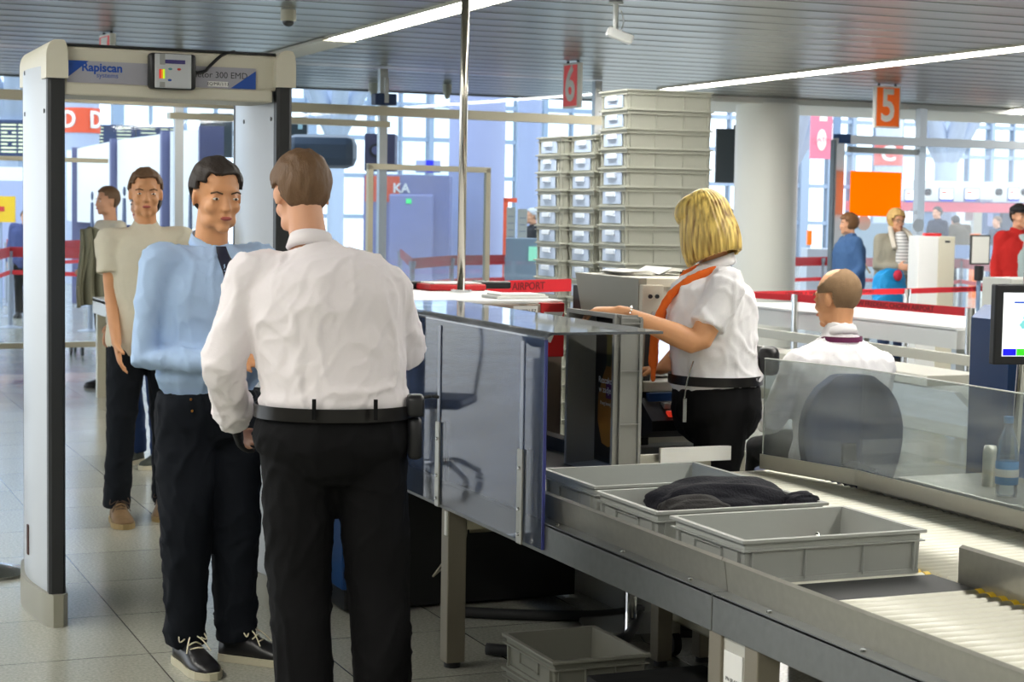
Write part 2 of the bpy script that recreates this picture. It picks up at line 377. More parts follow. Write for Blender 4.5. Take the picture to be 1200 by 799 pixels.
# ================================================================ ROLLER TABLE
V0 = 2.207
steel_d = mat('steel_dark_reflection', rgb(122, 123, 120), .36, .85, .15, 3, .05, 30, stretch=(1, 12, 12))  # steel darkened to stand in for the dark surroundings it reflects
leg_m = mat('leg_metal', rgb(140, 133, 118), .4, .4, .06, 6)
def table():
    t = thing('roller_table', 'long stainless steel roller table with plastic crates on it', 'conveyor table', (V0, 4.2, 0))
    ox, oy = V0, 4.2
    def X(bm, x0, x1, y0, y1, z0, z1, bev=0): return box(bm, x0-ox, x1-ox, y0-oy, y1-oy, z0, z1, bev)
    for (y0, y1) in ((3.944, 6.45), (1.9, 3.94)):
        b = nb(); X(b, V0, V0+.012, y0, y1, .565, .662, .002)
        X(b, V0, V0+.05, y0, y1, .655, .664)
        finish('side_panel', b, steel_d, t, 'brushed side panel')
        b = nb(); prism(b, [(.045, .66), (.050, .66), (.038, .745), (.030, .752), (.024, .745), (.033, .742)], 'y', y0-oy, y1-oy)
        finish('guard_rail', b, steel, t, 'slanted inner guard rail')
    b = nb()
    for yy in (2.5, 2.9, 3.3, 3.7, 4.1, 4.5, 4.95, 5.5, 6.0):
        rings(b, [((.022, yy-oy, .664), .008, .008), ((.022, yy-oy, .668), .006, .006)], (1, 0, 0), 8, 0)
    finish('screw', b, chrome, t)
    b = nb(); X(b, 2.27, 3.0, 1.9, 6.3, .57, .60); X(b, 3.0, 3.66, 1.9, 6.0, .57, .60); finish('deck', b, dgrey, t, 'dark deck under the rollers')
    b = nb(); X(b, 2.255, 2.915, 3.80, 4.0, .60, .655, .003); finish('transfer_strip', b, rubber, t, 'black rubber strip between roller sections')
    b = nb(); prism(b, [(2.925-ox, .60), (2.945-ox, .60), (2.945-ox, .745), (2.935-ox, .752), (2.925-ox, .745)], 'y', 1.9-oy, 3.9-oy); finish('middle_rail', b, steel, t)
    b = nb(); X(b, 2.29, 2.915, 6.02, 6.9, .60, .67, .004); X(b, 2.25, 2.31, 6.0, 6.9, .6, .70); X(b, 2.9, 2.96, 5.9, 6.9, .6, .72); finish('belt', b, rubber, t, 'black belt running into the scanner')
    b = nb(); X(b, 3.60, 3.66, 1.9, 5.4, .57, .70, .003); X(b, 2.95, 3.45, 5.93, 5.95, .60, .72, .003); finish('end_rail', b, steel, t)
    b = nb(); X(b, 3.07, 3.37, 5.90, 5.915, .69, .745, .002); lp = finish('notice_plate', b, paper, t, 'white notice plate on the end rail')
    # legs
    for (x0, y0, w) in ((2.212, 5.84, .07), (2.212, 3.90, .065), (2.212, 3.72, .065), (3.5, 5.6, .07), (2.93, 5.62, .06), (3.1, 5.62, .06), (3.5, 3.9, .07), (3.5, 2.3, .07), (2.212, 2.3, .065)):
        b = nb(); X(b, x0, x0+w, y0, y0+w, .02, .572, .004); l = finish('leg', b, leg_m, t)
        b = nb(); cyl(b, x0+w/2-ox, y0+w/2-oy, 0, .025, w*.42); finish('foot', b, black, l)
    b = nb(); X(b, 2.22, 2.235, 3.78, 3.91, .25, .57, .002); pl = finish('leg_plate', b, steel_l, t)
    b = nb(); X(b, 2.216, 2.221, 3.80, 3.89, .43, .53); finish('inspection_sticker', b, paper, pl)
    text('lettering', 'PN 08-4417', .014, (2.2155-ox, 3.845-oy, .46), '-x', black, pl, .0002)
    b = nb(); X(b, 2.2075, 2.212, 5.846, 5.87, .475, .56); finish('inspection_sticker', b, paper, t)
    b = nb(); X(b, 2.29, 3.5, 5.86, 5.89, .49, .56); finish('cross_bar', b, alu_w, t)
    rm = mat('roller', rgb(236, 234, 218), .38, 0, .02, 8); ym = mat('roller_cap', rgb(225, 190, 40), .5)
    def roller(y, xa, xb, first=[None]):
        b = nb(); rings(b, [((xa-ox, 0, 0), .0215, .0215), ((xb-ox, 0, 0), .0215, .0215)], (0, 0, 1), 14, 0)
        return b
    r0 = finish('roller', roller(0, 2.262, 2.905), rm, t, None, True, (0, 2.2-oy, .633))
    b = nb(); rings(b, [((2.905-ox, 0, 0), .0235, .0235), ((2.923-ox, 0, 0), .0235, .0235)], (0, 0, 1), 12, 0); finish('roller_cap', b, ym, r0, 'yellow end cap')
    y = 2.247
    while y < 3.80:
        c = copy_tree(r0, t); c.location = (0, y-oy, .633); y += .047
    y = 4.03
    while y < 6.0:
        c = copy_tree(r0, t); c.location = (0, y-oy, .633); y += .047
table()
def return_bed():
    t = thing('roller_bed', 'wide cream roller bed to the right of the crates', 'conveyor', (3.27, 4.2, .6))
    rm = bpy.data.materials['roller']; ym = bpy.data.materials['roller_cap']
    def one_(y, x0=-.32, x1=.325):
        return y
    b = nb(); rings(b, [((-.32, 0, 0), .02, .02), ((.32, 0, 0), .02, .02)], (0, 0, 1), 12, 0)
    r0 = finish('roller', b, rm, t, None, True, (0, -1.7, .033))
    y = -1.66
    while y < 1.70:
        c = copy_tree(r0, t); c.location = (0, y, .033); y += .042
    b = nb(); box(b, -.33, .33, -1.8, 1.72, -.0, .012); finish('tray', b, steel_l, t)
return_bed()
# ---- clear canopy on the roller table
acr = glassmat('acrylic', (.56, .67, .88), .09, (.34, .44, .66), 3., 1.5)
acr_top = glassmat('acrylic_top', (.80, .86, .95), .16, (.8, .84, .9), 3.5, 1.6)
edge_m = mat('acrylic_edge', rgb(60, 66, 130), .2)
acr2 = glassmat('scratched_acrylic', (.80, .84, .84), .20, (.72, .76, .78), 2.2, 1.18, (1, .6, 5))
def canopy():
    t = thing('acrylic_canopy', 'clear bent acrylic canopy fixed over the far end of the roller table', 'clear cover', (V0, 5.7, .57))
    ox, oy = V0, 5.7
    b = nb(); box(b, -.008, 0, 5.0-oy, 6.85-oy, .01, .655); finish('side_pane', b, acr, t, 'bluish side pane')
    b = nb(); poly = []
    for i in range(7):
        a = i/6*PI/2; poly.append((.022-.03*math.cos(a), .655+.022*math.sin(a)))
    for i in range(7):
        a = (1-i/6)*PI/2; poly.append((.022-.022*math.cos(a), .655+.014*math.sin(a)))
    poly2 = poly[:7]+[(.395, .677), (.395, .669)]+poly[7:]
    prism(b, poly2, 'y', 5.0-oy, 6.85-oy); finish('top_sheet', b, acr_top, t, 'hazy top sheet')
    b = nb(); box(b, -.009, .001, 4.996-oy, 5.001-oy, .01, .655); finish('cut_edge', b, edge_m, t, 'dark blue cut edge')
    for (yy, h0, h1) in ((5.165, 0., .30), (5.91, 0., .30)):
        b = nb(); box(b, -.016, -.008, yy-.02-oy, yy+.02-oy, h0, h1, .002); st = finish('mounting_strip', b, steel, t)
        b = nb(); box(b, -.012, -.0085, yy-.011-oy, yy+.011-oy, h1, .64); finish('tape_strip', b, mat('clear_strip', rgb(170, 178, 196), .3), t)
        for zz in (.03, .11, .24):
            b = nb(); rings(b, [((-.016, yy-oy, zz), .007, .007), ((-.021, yy-oy, zz), .005, .005)], (0, 1, 0), 10, 0); finish('screw', b, chrome, st)
canopy()
def barrier():
    t = thing('acrylic_barrier', 'low scratched clear acrylic barrier standing behind the roller bed', 'clear barrier', (3.6, 4.2, .66))
    b = nb(); prism(b, [(0, -2.4), (0, 1.2), (-.12, 1.66), (-.112, 1.665), (.008, 1.2), (.008, -2.4)], 'z', 0.0, .415); finish('pane', b, acr2, t)
    b = nb(); prism(b, [(-.004, -2.4), (-.004, 1.2), (-.124, 1.66), (-.13, 1.66), (-.012, 1.2), (-.012, -2.4)], 'z', 0., .055); finish('bottom_strip', b, steel_l, t)
    b = nb()
    prism(b, [(-.001, -2.4), (-.001, 1.2), (-.121, 1.66), (-.111, 1.665), (.009, 1.2), (.009, -2.4)], 'z', .415, .418); finish('cut_edge', b, mat('pane_edge', rgb(214, 218, 214), .3), t)
barrier()
# ================================================================ CRATES
def crate_mesh_parts(L=.57, W=.41, Hh=.12):
    tp = .008
    b = nb(); l, w = L/2-.012, W/2-.012; th = .005
    box(b, -l+tp, l-tp, -w+tp, w-tp, .002, .008)
    for s in (-1, 1):
        prism(b, [(s*(l-tp), .003), (s*l, Hh-.004), (s*(l-th), Hh-.004), (s*(l-tp-th), .003)], 'y', -w+.002, w-.002)
        prism(b, [(s*(w-tp), .003), (s*w, Hh-.004), (s*(w-th), Hh-.004), (s*(w-tp-th), .003)], 'x', -l+.002, l-.002)
        for fx in (-.92, -.33, .33, .92):
            box(b, fx*l-.002, fx*l+.002, s*w-.003 if s > 0 else s*(w+.006), s*(w+.006) if s > 0 else s*w+.003, .008, Hh-.03)
        for fy in (-.85, .85):
            box(b, s*l-.003 if s > 0 else s*(l+.006), s*(l+.006) if s > 0 else s*l+.003, fy*w-.002, fy*w+.002, .008, Hh-.03)
    for s in (-1, 1):
        box(b, -l+.006, l-.006, s*(w-.004)-.004, s*(w-.004)+.004, .0, .012); box(b, s*(l-.004)-.004, s*(l-.004)+.004, -w+.006, w-.006, 0, .012)
    r = nb()
    for (z0, z1, e) in ((Hh-.009, Hh, .012), (Hh-.032, Hh-.028, .009)):
        for s in (-1, 1):
            y0, y1 = sorted((s*(w-.004), s*(w+e))); box(r, -l-e, l+e, y0, y1, z0, z1, .001)
            x0_, x1_ = sorted((s*(l-.004), s*(l+e))); box(r, x0_, x1_, -w+.004, w-.004, z0, z1, .001)
    h = []
    for s in (-1, 1):
        q = nb(); x0_, x1_ = sorted((s*(l-.001), s*(l+.0045)))
        for (y0, y1, z0, z1) in ((-.075, .075, .038, .041), (-.075, .075, .078, .081), (-.075, -.072, .038, .081), (.072, .075, .038, .081)):
            box(q, x0_, x1_, y0, y1, z0, z1)
        h.append(q)
    return b, r, h
def make_crate(name, label, loc, rz=0, m=None, L=.57, W=.41, Hh=.12, group=None, cat='crate', stackface=False):
    m = m or crate_m
    t = thing(name, label, cat, loc, rz, group)
    b, r, h = crate_mesh_parts(L, W, Hh)
    finish('body', b, m, t); finish('rim', r, m, t)
    if not stackface:
        for q in h: finish('label_frame', q, m, t)
    else:
        for q in h: q.free()
        for s in (-1, 1):
            q = nb(); l = L/2-.012; x0_, x1_ = sorted((s*(l-.002), s*(l+.006)))
            box(q, x0_, x1_, -.125, .125, .012, Hh-.03, .002)
            e = finish('end_plate', q, mat('end_plate', rgb(176, 192, 218), .3) if 'end_plate' not in bpy.data.materials else bpy.data.materials['end_plate'], t, 'smooth bluish end plate')
            q = nb(); x0_, x1_ = sorted((s*(l+.005), s*(l+.02))); box(q, x0_, x1_, -.06, .06, .055, .085, .003)
            finish('label_clip', q, bpy.data.materials.get('clip') or mat('clip', rgb(214, 224, 238), .35), e, 'pale label clip')
    return t
make_crate('plastic_crate', 'empty looking grey crate nearest the camera on the roller table, small brown item inside', (2.62, 4.22, .6545))
make_crate('plastic_crate', 'middle grey crate on the roller table holding a dark coat', (2.61, 4.69, .6545))
make_crate('plastic_crate', 'farthest of the three grey crates lying on the roller table', (2.64, 5.165, .6545))
# upright crate
t = make_crate('plastic_crate', 'grey crate stood on its end under the hand of the blonde officer', (2.90, 5.93, .655), 0, mat('crate_upright', rgb(140, 140, 136), .5, 0, .06, 5), .60, .41, .12)
t.rotation_euler = (0, -PI/2, 0); t.location = (2.905, 5.93, .955)
# advert stuck on the inside bottom (local z just above bottom, local x = up)
ad = finish('advert_sticker', box(nb(), -.27, .27, -.175, .175, .0085, .0095), mat('ad_black', rgb(16, 12, 10), .35), t, 'black advert with an amber glass bottle')
b = nb(); bz = .0105
prof = [(-.21, .0), (-.20, .05), (-.12, .088), (-.02, .086), (.05, .05), (.09, .022), (.16, .016), (.20, .016), (.202, .024), (.225, .024), (.226, .0)]
pts = [(x, y+.06) for x, y in prof]+[(x, -y+.06) for x, y in prof[::-1][1:-1]]
prism(b, pts, 'z', .0096, .0102); finish('bottle_picture', b, mat('amber', rgb(150, 96, 22), .35, 0, .35, 9), ad)
b = nb(); prism(b, [(.09, .04), (.09, .08), (.23, .08), (.23, .04)], 'z', .0103, .0106); finish('bottle_neck_picture', b, mat('amber_dark', rgb(70, 66, 30), .35, 0, .3, 9), ad)
b = nb(); box(b, -.03, .035, -.03, .08, .0104, .0109); finish('label_picture', b, mat('plum', rgb(96, 34, 92), .5), ad)
def adtext(s, z, y, size):
    o = text('lettering', s, size, (0, 0, 0), '+z', paper, ad, .0002)
    o.data.transform(Matrix.Translation((z, y, .0112)) @ Matrix.Rotation(-PI/2, 4, 'Z'))
adtext('Rezcako pi', .035, .07, .034); adtext('w zadje tu', .0, .07, .034); adtext('Pong benej na', -.05, .07, .02)
# small brown item in the near crate
b = nb(); ell(b, (0, 0, .018), (.05, .03, .016)); box(b, -.03, .02, -.015, .015, .028, .038, .004); w_ = one('leather_wallet', b, mat('tan', rgb(150, 84, 40), .5, 0, .1, 30), 'small brown leather item at the bottom of the near crate', 'wallet', None, True, (2.76, 4.33, .664))
b = nb(); ell(b, (.0, 0, .046), (.01, .008, .01)); finish('clasp', b, chrome, w_)
# coats in middle crate
def lump(cx, L, W, Hh, seed, n=0.5):
    b = nb(); bmesh.ops.create_icosphere(b, subdivisions=5, radius=1)
    for v in b.verts:
        c = v.co.copy(); s = Vector((abs(c.x)**.8*math.copysign(1, c.x), abs(c.y)**.8*math.copysign(1, c.y), c.z))
        f = noise.fractal(Vector((c.x*1.1+seed, c.y*3.2, c.z*1.5)), 1., 2., 4)*.16+.10*math.sin(c.y*9+3*noise.noise(c*1.3+Vector((seed, 0, 0))))*max(0, c.z+.2)
        v.co = Vector((s.x*L, s.y*W, max(-.35, s.z)*Hh)) * (1+f*n*1.3)
    return b
coat_m = mat('navy_cloth', rgb(14, 14, 27), .85, 0, .2, 20, .3, 120)
b = lump(0, .22, .13, .085, 3.1); bmesh.ops.rotate(b, verts=b.verts, cent=(0, 0, 0), matrix=Matrix.Rotation(-.25, 3, 'Z'))
one('folded_coat', b, coat_m, 'dark navy coat bundled in the middle crate', 'coat', None, True, (2.66, 4.71, .735))
b = lump(0, .11, .08, .05, 8.2); one('dark_hat', b, mat('charcoal_cloth', rgb(44, 42, 42), .9, 0, .2, 30, .3, 150), 'charcoal wool hat beside the navy coat in the middle crate', 'hat', None, True, (2.50, 4.585, .745))
b = lump(0, .055, .035, .03, 5.5); one('dark_glove', b, coat_m, 'dark glove poking over the right rim of the middle crate', 'glove', None, True, (2.84, 4.55, .768))
# floor crates under the table
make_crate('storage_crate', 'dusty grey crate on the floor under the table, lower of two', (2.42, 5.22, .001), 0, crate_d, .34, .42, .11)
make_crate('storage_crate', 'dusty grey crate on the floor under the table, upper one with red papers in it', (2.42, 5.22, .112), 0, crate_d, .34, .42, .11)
b = nb(); prism(b, [(-.05, -.03), (.04, -.05), (.06, .02), (-.03, .05)], 'z', 0, .006); box(b, -.03, .05, -.01, .05, .006, .012)
one('red_leaflet', b, mat('leaflet', rgb(178, 60, 62), .6, 0, .3, 30), 'crumpled red and white leaflet in the floor crate', 'paper', None, False, (2.43, 5.22, .122))
# stacked crates
proto = None
def stack(cx, cy, n, z0, where, grp, jit=.004, pitch=.1165):
    global proto
    for k in range(n):
        z = z0+k*pitch; p = 'topmost' if k == n-1 else ('bottom' if k == 0 else '%s from the top' % ['', '', 'second', 'third', 'fourth', 'fifth', 'sixth', 'seventh', 'eighth', 'ninth', 'tenth', 'eleventh', 'twelfth', 'thirteenth', 'fourteenth', 'fifteenth', 'sixteenth', 'seventeenth', 'eighteenth', 'nineteenth', 'twentieth'][n-k])
        lab = 'stacked grey crate, %s in the %s' % (p, where)
        loc = (cx+random.uniform(-jit, jit), cy+random.uniform(-jit, jit), z)
        if proto is None:
            proto = make_crate('stacked_crate', lab, loc, 0, mat('crate_stack', rgb(166, 167, 156), .5, 0, .05, 3), .60, .40, .12, grp, 'crate', True)
        else:
            c = dup(proto, lab, loc); c['group'] = grp
stack(5.165, 10.09, 20, .0, 'tallest stack left of the pillar', 'crates of the tallest stack', pitch=.1178)
stack(5.20, 10.62, 18, .0, 'middle stack behind the tallest one', 'crates of the middle stack')
stack(5.14, 11.02, 18, .0, 'leftmost stack', 'crates of the leftmost stack')
# ================================================================ SCANNER
def scanner():
    t = thing('x_ray_scanner', 'taupe baggage x-ray scanner with a pale top and red number seven corner', 'x-ray machine', (2.65, 7.55, 0))
    ox, oy = 2.65, 7.55
    def X(bm, x0, x1, y0, y1, z0, z1, bev=0): return box(bm, x0-ox, x1-ox, y0-oy, y1-oy, z0, z1, bev)
    b = nb(); X(b, 2.95, 3.16, 7.0, 8.1, .57, 1.22, .004); X(b, 2.13, 2.26, 7.0, 8.1, .57, 1.22, .004); X(b, 2.2, 3.0, 7.0, 8.1, 1.05, 1.22, .004)
    X(b, 2.2, 3.0, 8.06, 8.1, .6, 1.1)
    finish('housing', b, brown, t)
    b = nb(); X(b, 2.12, 3.17, 7.02, 8.12, 1.22, 1.235, .004); finish('top_panel', b, white, t, 'pale top panel')
    b = nb(); X(b, 2.13, 3.14, 6.78, 8.08, .012, .565, .004); finish('lower_cabinet', b, black, t, 'black lower cabinet')
    b = nb(); X(b, 2.115, 2.30, 6.765, 8.06, .10, .56, .004); bp = finish('blue_corner_panel', b, blue, t, 'blue lower corner panel')
    b = nb(); X(b, 2.215, 2.27, 6.761, 6.765, .12, .19); s_ = finish('warning_sticker', b, yellow, bp); b = nb(); X(b, 2.23, 2.254, 6.758, 6.761, .135, .172); finish('printed_mark', b, black, s_)
    b = nb()
    for i in range(12): X(b, 2.27+i*.057, 2.27+i*.057+.052, 7.03, 7.034, .68, 1.05)
    finish('lead_curtain', b, rubber, t, 'dark strip curtain')
    b = nb(); X(b, 3.055, 3.165, 6.994, 7.12, .995, 1.225, .003); p = finish('number_sign', b, red, t, 'red corner sign')
    text('lettering', '7', .17, (3.11-ox, 6.993-oy, 1.115), '-y', paper, p, .001, bold=.006)
    b = nb(); X(b, 2.93, 3.04, 6.994, 7.0, 1.165, 1.212); s_ = finish('label_sticker', b, paper, t)
    text('lettering', 'CABIN 57', .022, (2.985-ox, 6.993-oy, 1.19), '-y', black, s_, .0003)
    b = nb(); X(b, 2.9, 3.16, 7.0, 7.14, 1.235, 1.247, .003); finish('paper_stack', b, paper, t) if False else b.free()
    # lower details: outlet, label, cables
    b = nb(); X(b, 2.52, 2.58, 6.765, 6.78, .47, .53, .002); finish('socket', b, dgrey, t)
    b = nb(); X(b, 2.66, 2.77, 6.772, 6.78, .30, .39); l_ = finish('rating_plate', b, mat('plate', rgb(170, 160, 140), .5), t)
    for i in range(3):
        b = nb(); X(b, 2.67, 2.76, 6.769, 6.772, .315+i*.02, .32+i*.02); finish('printed_line', b, dgrey, l_)
    for k in range(4):
        b = nb(); x = 2.2+(k % 2)*.86; y = 6.95+(k//2)*1.0; cyl(b, x-ox, y-oy, 0, .03, .03); finish('foot', b, black, t)
    for (dx) in (0, .05):
        b = nb(); tube(b, curvepts([(2.55-ox+dx*.3, 6.765-oy, .50), (2.58-ox+dx, 6.74-oy, .38), (2.56-ox+dx, 6.74-oy, .24), (2.50-ox, 6.77-oy, .13)], 6), .004, 8); finish('mains_cable', b, mat('cable_white', rgb(190, 186, 170), .5), t, None, True)
scanner()
b = nb(); box(b, -.12, .12, -.09, .09, 0, .012, .002); box(b, -.10, .11, -.08, .08, .012, .02, .002)
one('paper_pad', b, paper, 'white pad of forms with a red spine on the scanner beside the red seven', 'paper pad', None, False, (3.02, 7.20, 1.236))
b = nb(); box(b, -.14, .14, -.10, .10, 0, .03, .008); o = one('red_folder', b, red, 'red and white folder on the far end of the scanner top', 'folder', None, False, (3.0, 7.93, 1.236))
b = nb(); box(b, -.12, .12, -.09, .09, .03, .036, .002); finish('sheet', b, paper, o)
b = nb(); box(b, -.30, .30, -.03, .03, 0, .035, .008); one('black_tray_lid', b, black, 'long black object lying at the back of the scanner top behind the steel pole', 'tray', None, False, (3.05, 8.06, 1.236))
b = nb(); cyl(b, 0, 0, 0, .012, .05); po = nb(); tube(po, [(0, 0, .0), (0, 0, 1.76)], .0185, 20)
pp = one('support_pole', po, brass, 'thin satin steel pole rising from the scanner top to the ceiling', 'pole', 'thin poles reaching the ceiling', True, (2.97, 7.72, 1.236)); finish('base_plate', b, chrome, pp)
po = nb(); tube(po, [(-.03, 0, .0), (.115, -.0, 3.0)], .0185, 20); b = nb(); cyl(b, 0, 0, 0, .012, .05)
pp = one('support_pole', po, chrome, 'thin chrome pole at the right edge beside the monitor', 'pole', 'thin poles reaching the ceiling', True, (4.455, 5.62, 0)); finish('base_plate', b, chrome, pp)
# grey operator cabinet
def cabinet():
    t = thing('operator_cabinet', 'grey operator cabinet with a cream hood and lit screen behind the blonde officer', 'cabinet', (3.55, 6.65, 0))
    ox, oy = 3.55, 6.65
    def X(bm, x0, x1, y0, y1, z0, z1, bev=0): return box(bm, x0-ox, x1-ox, y0-oy, y1-oy, z0, z1, bev)
    b = nb(); prism(b, [(6.37-oy, 1.355), (6.97-oy, 1.355), (6.86-oy, 1.10), (6.84-oy, .68), (6.40-oy, .68), (6.37-oy, 1.1)], 'x', 3.2-ox, 3.235-ox); finish('side_panel', b, grey, t, 'warm grey side panel')
    b = nb(); X(b, 3.215, 3.3, 6.45, 7.02, .66, 1.30); finish('perforated_back', b, rubber, t, 'black inner panel')
    b = nb(); X(b, 3.235, 3.60, 6.37, 6.97, 1.318, 1.355, .003); X(b, 3.235, 3.60, 6.40, 6.43, 1.27, 1.33); finish('hood', b, cream, t, 'cream hood')
    b = nb(); X(b, 3.205, 3.30, 6.345, 6.40, 1.16, 1.33, .004); p = finish('switch_panel', b, cream, t, 'cream switch panel')
    for x in (3.24, 3.27):
        b = nb(); rings(b, [((x-ox, 6.345-oy, 1.285), .009, .009), ((x-ox, 6.338-oy, 1.285), .008, .008)], (1, 0, 0), 12, 0); finish('button', b, black, p)
    b = nb(); rings(b, [((3.255-ox, 6.345-oy, 1.215), .012, .012), ((3.255-ox, 6.335-oy, 1.215), .010, .010)], (1, 0, 0), 12, 0); finish('key_lock', b, chrome, p)
    b = nb(); X(b, 3.30, 3.58, 6.52, 6.95, .95, 1.28); finish('screen_housing', b, midgrey, t)
    b = nb(); X(b, 3.31, 3.56, 6.505, 6.515, 1.0, 1.25); finish('screen', b, mat('scr', rgb(225, 232, 250), .3, emit=rgb(225, 232, 250), es=.8), t, 'glowing white screen')
    b = nb(); X(b, 3.25, 3.60, 6.40, 6.95, .90, .94, .004); X(b, 3.25, 3.60, 6.5, 6.95, .66, .9); finish('shelf', b, cream, t)
    b = nb(); X(b, 3.25, 3.60, 6.36, 6.385, .84, .90, .003); finish('blue_strip', b, blue, t, 'blue front strip')
    b = nb(); prism(b, [(6.38-oy, .72), (6.26-oy, .76), (6.265-oy, .80), (6.38-oy, .88)], 'x', 3.22-ox, 3.55-ox); c_ = finish('control_console', b, black, t, 'sloping black control console')
    for i in range(4):
        for j in range(2):
            b = nb(); X(b, 3.30+i*.04, 3.33+i*.04, 6.275+j*.045, 6.305+j*.045, .812+j*.028, .835+j*.028, .003); finish('key', b, mat('key', rgb(210, 60, 40), .4, emit=rgb(230, 60, 40), es=.4) if (i+j) % 3 == 0 else steel_l, c_)
    b = nb(); X(b, 3.2, 3.60, 6.4, 6.98, .0, .68, .004); finish('base_cabinet', b, midgrey, t)
cabinet()
# open booklet on the cabinet
b = nb()
for i in range(5):
    prism(b, [(-.16, .002+i*.003), (-.05, .006+i*.004), (0, .004), (.06, .022+i*.003), (.13, .018+i*.002), (.15, .004), (.13, .015+i*.002), (.06, .019+i*.003), (0, .001), (-.05, .003+i*.004)], 'y', -.12, .12)
one('open_booklet', b, paper, 'open booklet with curling pages on top of the grey cabinet', 'booklet', None, False, (3.42, 6.74, 1.356))
b = nb(); box(b, -.035, .035, -.04, .04, 0, .025, .006); one('hand_scanner', b, black, 'small black gadget lying beside the open booklet', 'gadget', None, False, (3.56, 6.6, 1.356))
b = nb(); lathe(b, [(.0, .0), (.14, .0), (.15, .02), (.14, .05), (.02, .06)], 28)
o = one('bar_stool', b, black, 'round black stool seat beside the blonde officer', 'stool', None, True, (3.10, 6.18, .60))
b = nb(); cyl(b, 0, 0, -.57, 0, .025); finish('column', b, chrome, o); b = nb(); cyl(b, 0, 0, -.60, -.57, .2); finish('base', b, chrome, o)
# cable hoses on the floor
for (pts, r, lab) in (([(2.42, 5.98, .025), (2.60, 5.86, .025), (2.95, 5.95, .025), (3.2, 6.3, .025)], .022, 'thick black hose on the floor behind the steel leg'),
                      ([(2.50, 6.62, .022), (2.78, 6.45, .022), (3.1, 6.35, .022), (3.4, 6.5, .022)], .022, 'thick black hose on the floor in front of the black scanner base')):
    b = nb(); tube(b, curvepts(pts, 8), r, 10, (0, 0, 1)); one('floor_hose', b, rubber, lab, 'hose', 'hoses on the floor', True)
# trolley with casters under the table
def trolley():
    t = thing('trolley', 'low beige trolley with black casters under the table', 'trolley', (3.25, 5.55, 0))
    b = nb(); box(b, -.22, .22, -.25, .25, .14, .50, .01); finish('body', b, alu_w, t)
    for (x, y) in ((-.18, -.22), (.18, -.22), (-.18, .22), (.18, .22)):
        b = nb(); rings(b, [((x-.015, y, .045), .045, .045), ((x+.015, y, .045), .045, .045)], (0, 1, 0), 16, 0); w = finish('caster', b, black, t)
        b = nb(); box(b, x-.02, x+.02, y-.02, y+.02, .08, .14); finish('fork', b, steel, w)
trolley()
b = nb(); pts = []
for i in range(9):
    a = i/8; pts.append((a*.55, .10+.10*math.sin(a*PI*.5)))
prism(b, pts+[(.55, .0), (0, .0)], 'x', -.2, .2)
one('black_bag', b, rubber, 'black flat bag slumped on the floor in front of the grey floor crates', 'bag', None, False, (2.52, 4.36, .001))
# ================================================================ RIGHT SIDE
def monitor():
    t = thing('scan_monitor', 'flat black monitor showing a coloured x-ray image at the right edge', 'monitor', (4.185, 5.18, 0), -.20)
    b = nb(); box(b, -.17, .33, -.02, .02, 1.10, 1.385, .006); finish('frame', b, black, t)
    b = nb(); box(b, -.14, .30, -.023, -.019, 1.13, 1.355); s = finish('screen', b, mat('screen_w', rgb(238, 243, 243), .25, emit=rgb(238, 243, 243), es=.75), t, 'white screen with scan image')
    for i, c_ in enumerate((rgb(20, 20, 215), rgb(60, 205, 40), rgb(230, 190, 40), rgb(200, 60, 40), rgb(120, 120, 120))):
        b = nb(); box(b, -.137+i*.052, -.137+i*.052+.049, -.025, -.022, 1.133, 1.157); finish('colour_key', b, mat('ck', c_, .3, emit=c_, es=.6), s)
    b = nb(); random.seed(4)
    for i in range(26):
        x = -.045+random.uniform(-.02, .12); z = 1.255+random.uniform(-.035, .04)
        ell(b, (x, -.0245, z), (random.uniform(.004, .016), .0008, random.uniform(.003, .012)), None, 8)
    finish('bag_image', b, mat('scanimg', rgb(120, 200, 200), .4, emit=rgb(120, 205, 200), es=.5), s)
    b = nb(); box(b, -.10, .18, -.0245, -.023, 1.318, 1.324); box(b, -.045, .0, -.0255, -.023, 1.285, 1.30); box(b, -.02, .03, -.0255, -.023, 1.265, 1.278); finish('bag_outline', b, mat('scanblue', rgb(40, 80, 190), .4, emit=rgb(40, 80, 190), es=.5), s)
    b = nb(); box(b, .05, .10, -.01, .05, .02, 1.15, .004); finish('stand', b, dgrey, t)
    b = nb(); box(b, -.08, .22, -.12, .16, 0, .02, .004); finish('base', b, dgrey, t)
monitor()
b = nb(); prism(b, [(-.10, .0), (.16, .0), (.16, 1.27), (-.04, 1.27), (-.10, 1.22)], 'y', -.12, .12)
o = one('blue_scanner_end', b, blue, 'deep blue end housing of a machine behind the monitor', 'machine', None, False, (4.56, 5.80, 0))
b = nb(); box(b, .16, .5, -.1, .12, .0, 1.0, .01); finish('grey_side', b, midgrey, o)
# bottles behind the barrier
pet = glassmat('pet_plastic', (.86, .93, .97), .22, (.75, .82, .88), 12., 1.45)
def bottle(loc, label, lab=True, h=1.):
    t = thing('water_bottle', label, 'bottle', loc, 0, 'water bottles behind the barrier')
    b = nb(); lathe(b, [(.02, 0), (.034, .004), (.036, .02), (.033, .06), (.036, .09), (.036, .14), (.030, .19), (.016, .225), (.013, .24), (.013, .25)], 20)
    finish('body', b, pet, t, None, True)
    b = nb(); cyl(b, 0, 0, .247, .268, .016); finish('cap', b, mat('cap_blue', rgb(60, 130, 190), .4) if 'cap_blue' not in bpy.data.materials else bpy.data.materials['cap_blue'], t)
    if lab:
        b = nb(); lathe(b, [(.0365, .045), (.0375, .046), (.0375, .12), (.0365, .121)], 20); l = finish('label', b, mat('label_blue', rgb(50, 140, 205), .45, 0, .15, 60), t, 'blue printed label', True)
        b = nb(); lathe(b, [(.037, .07), (.0382, .071), (.0382, .095), (.037, .096)], 20); finish('label_band', b, paper, l)
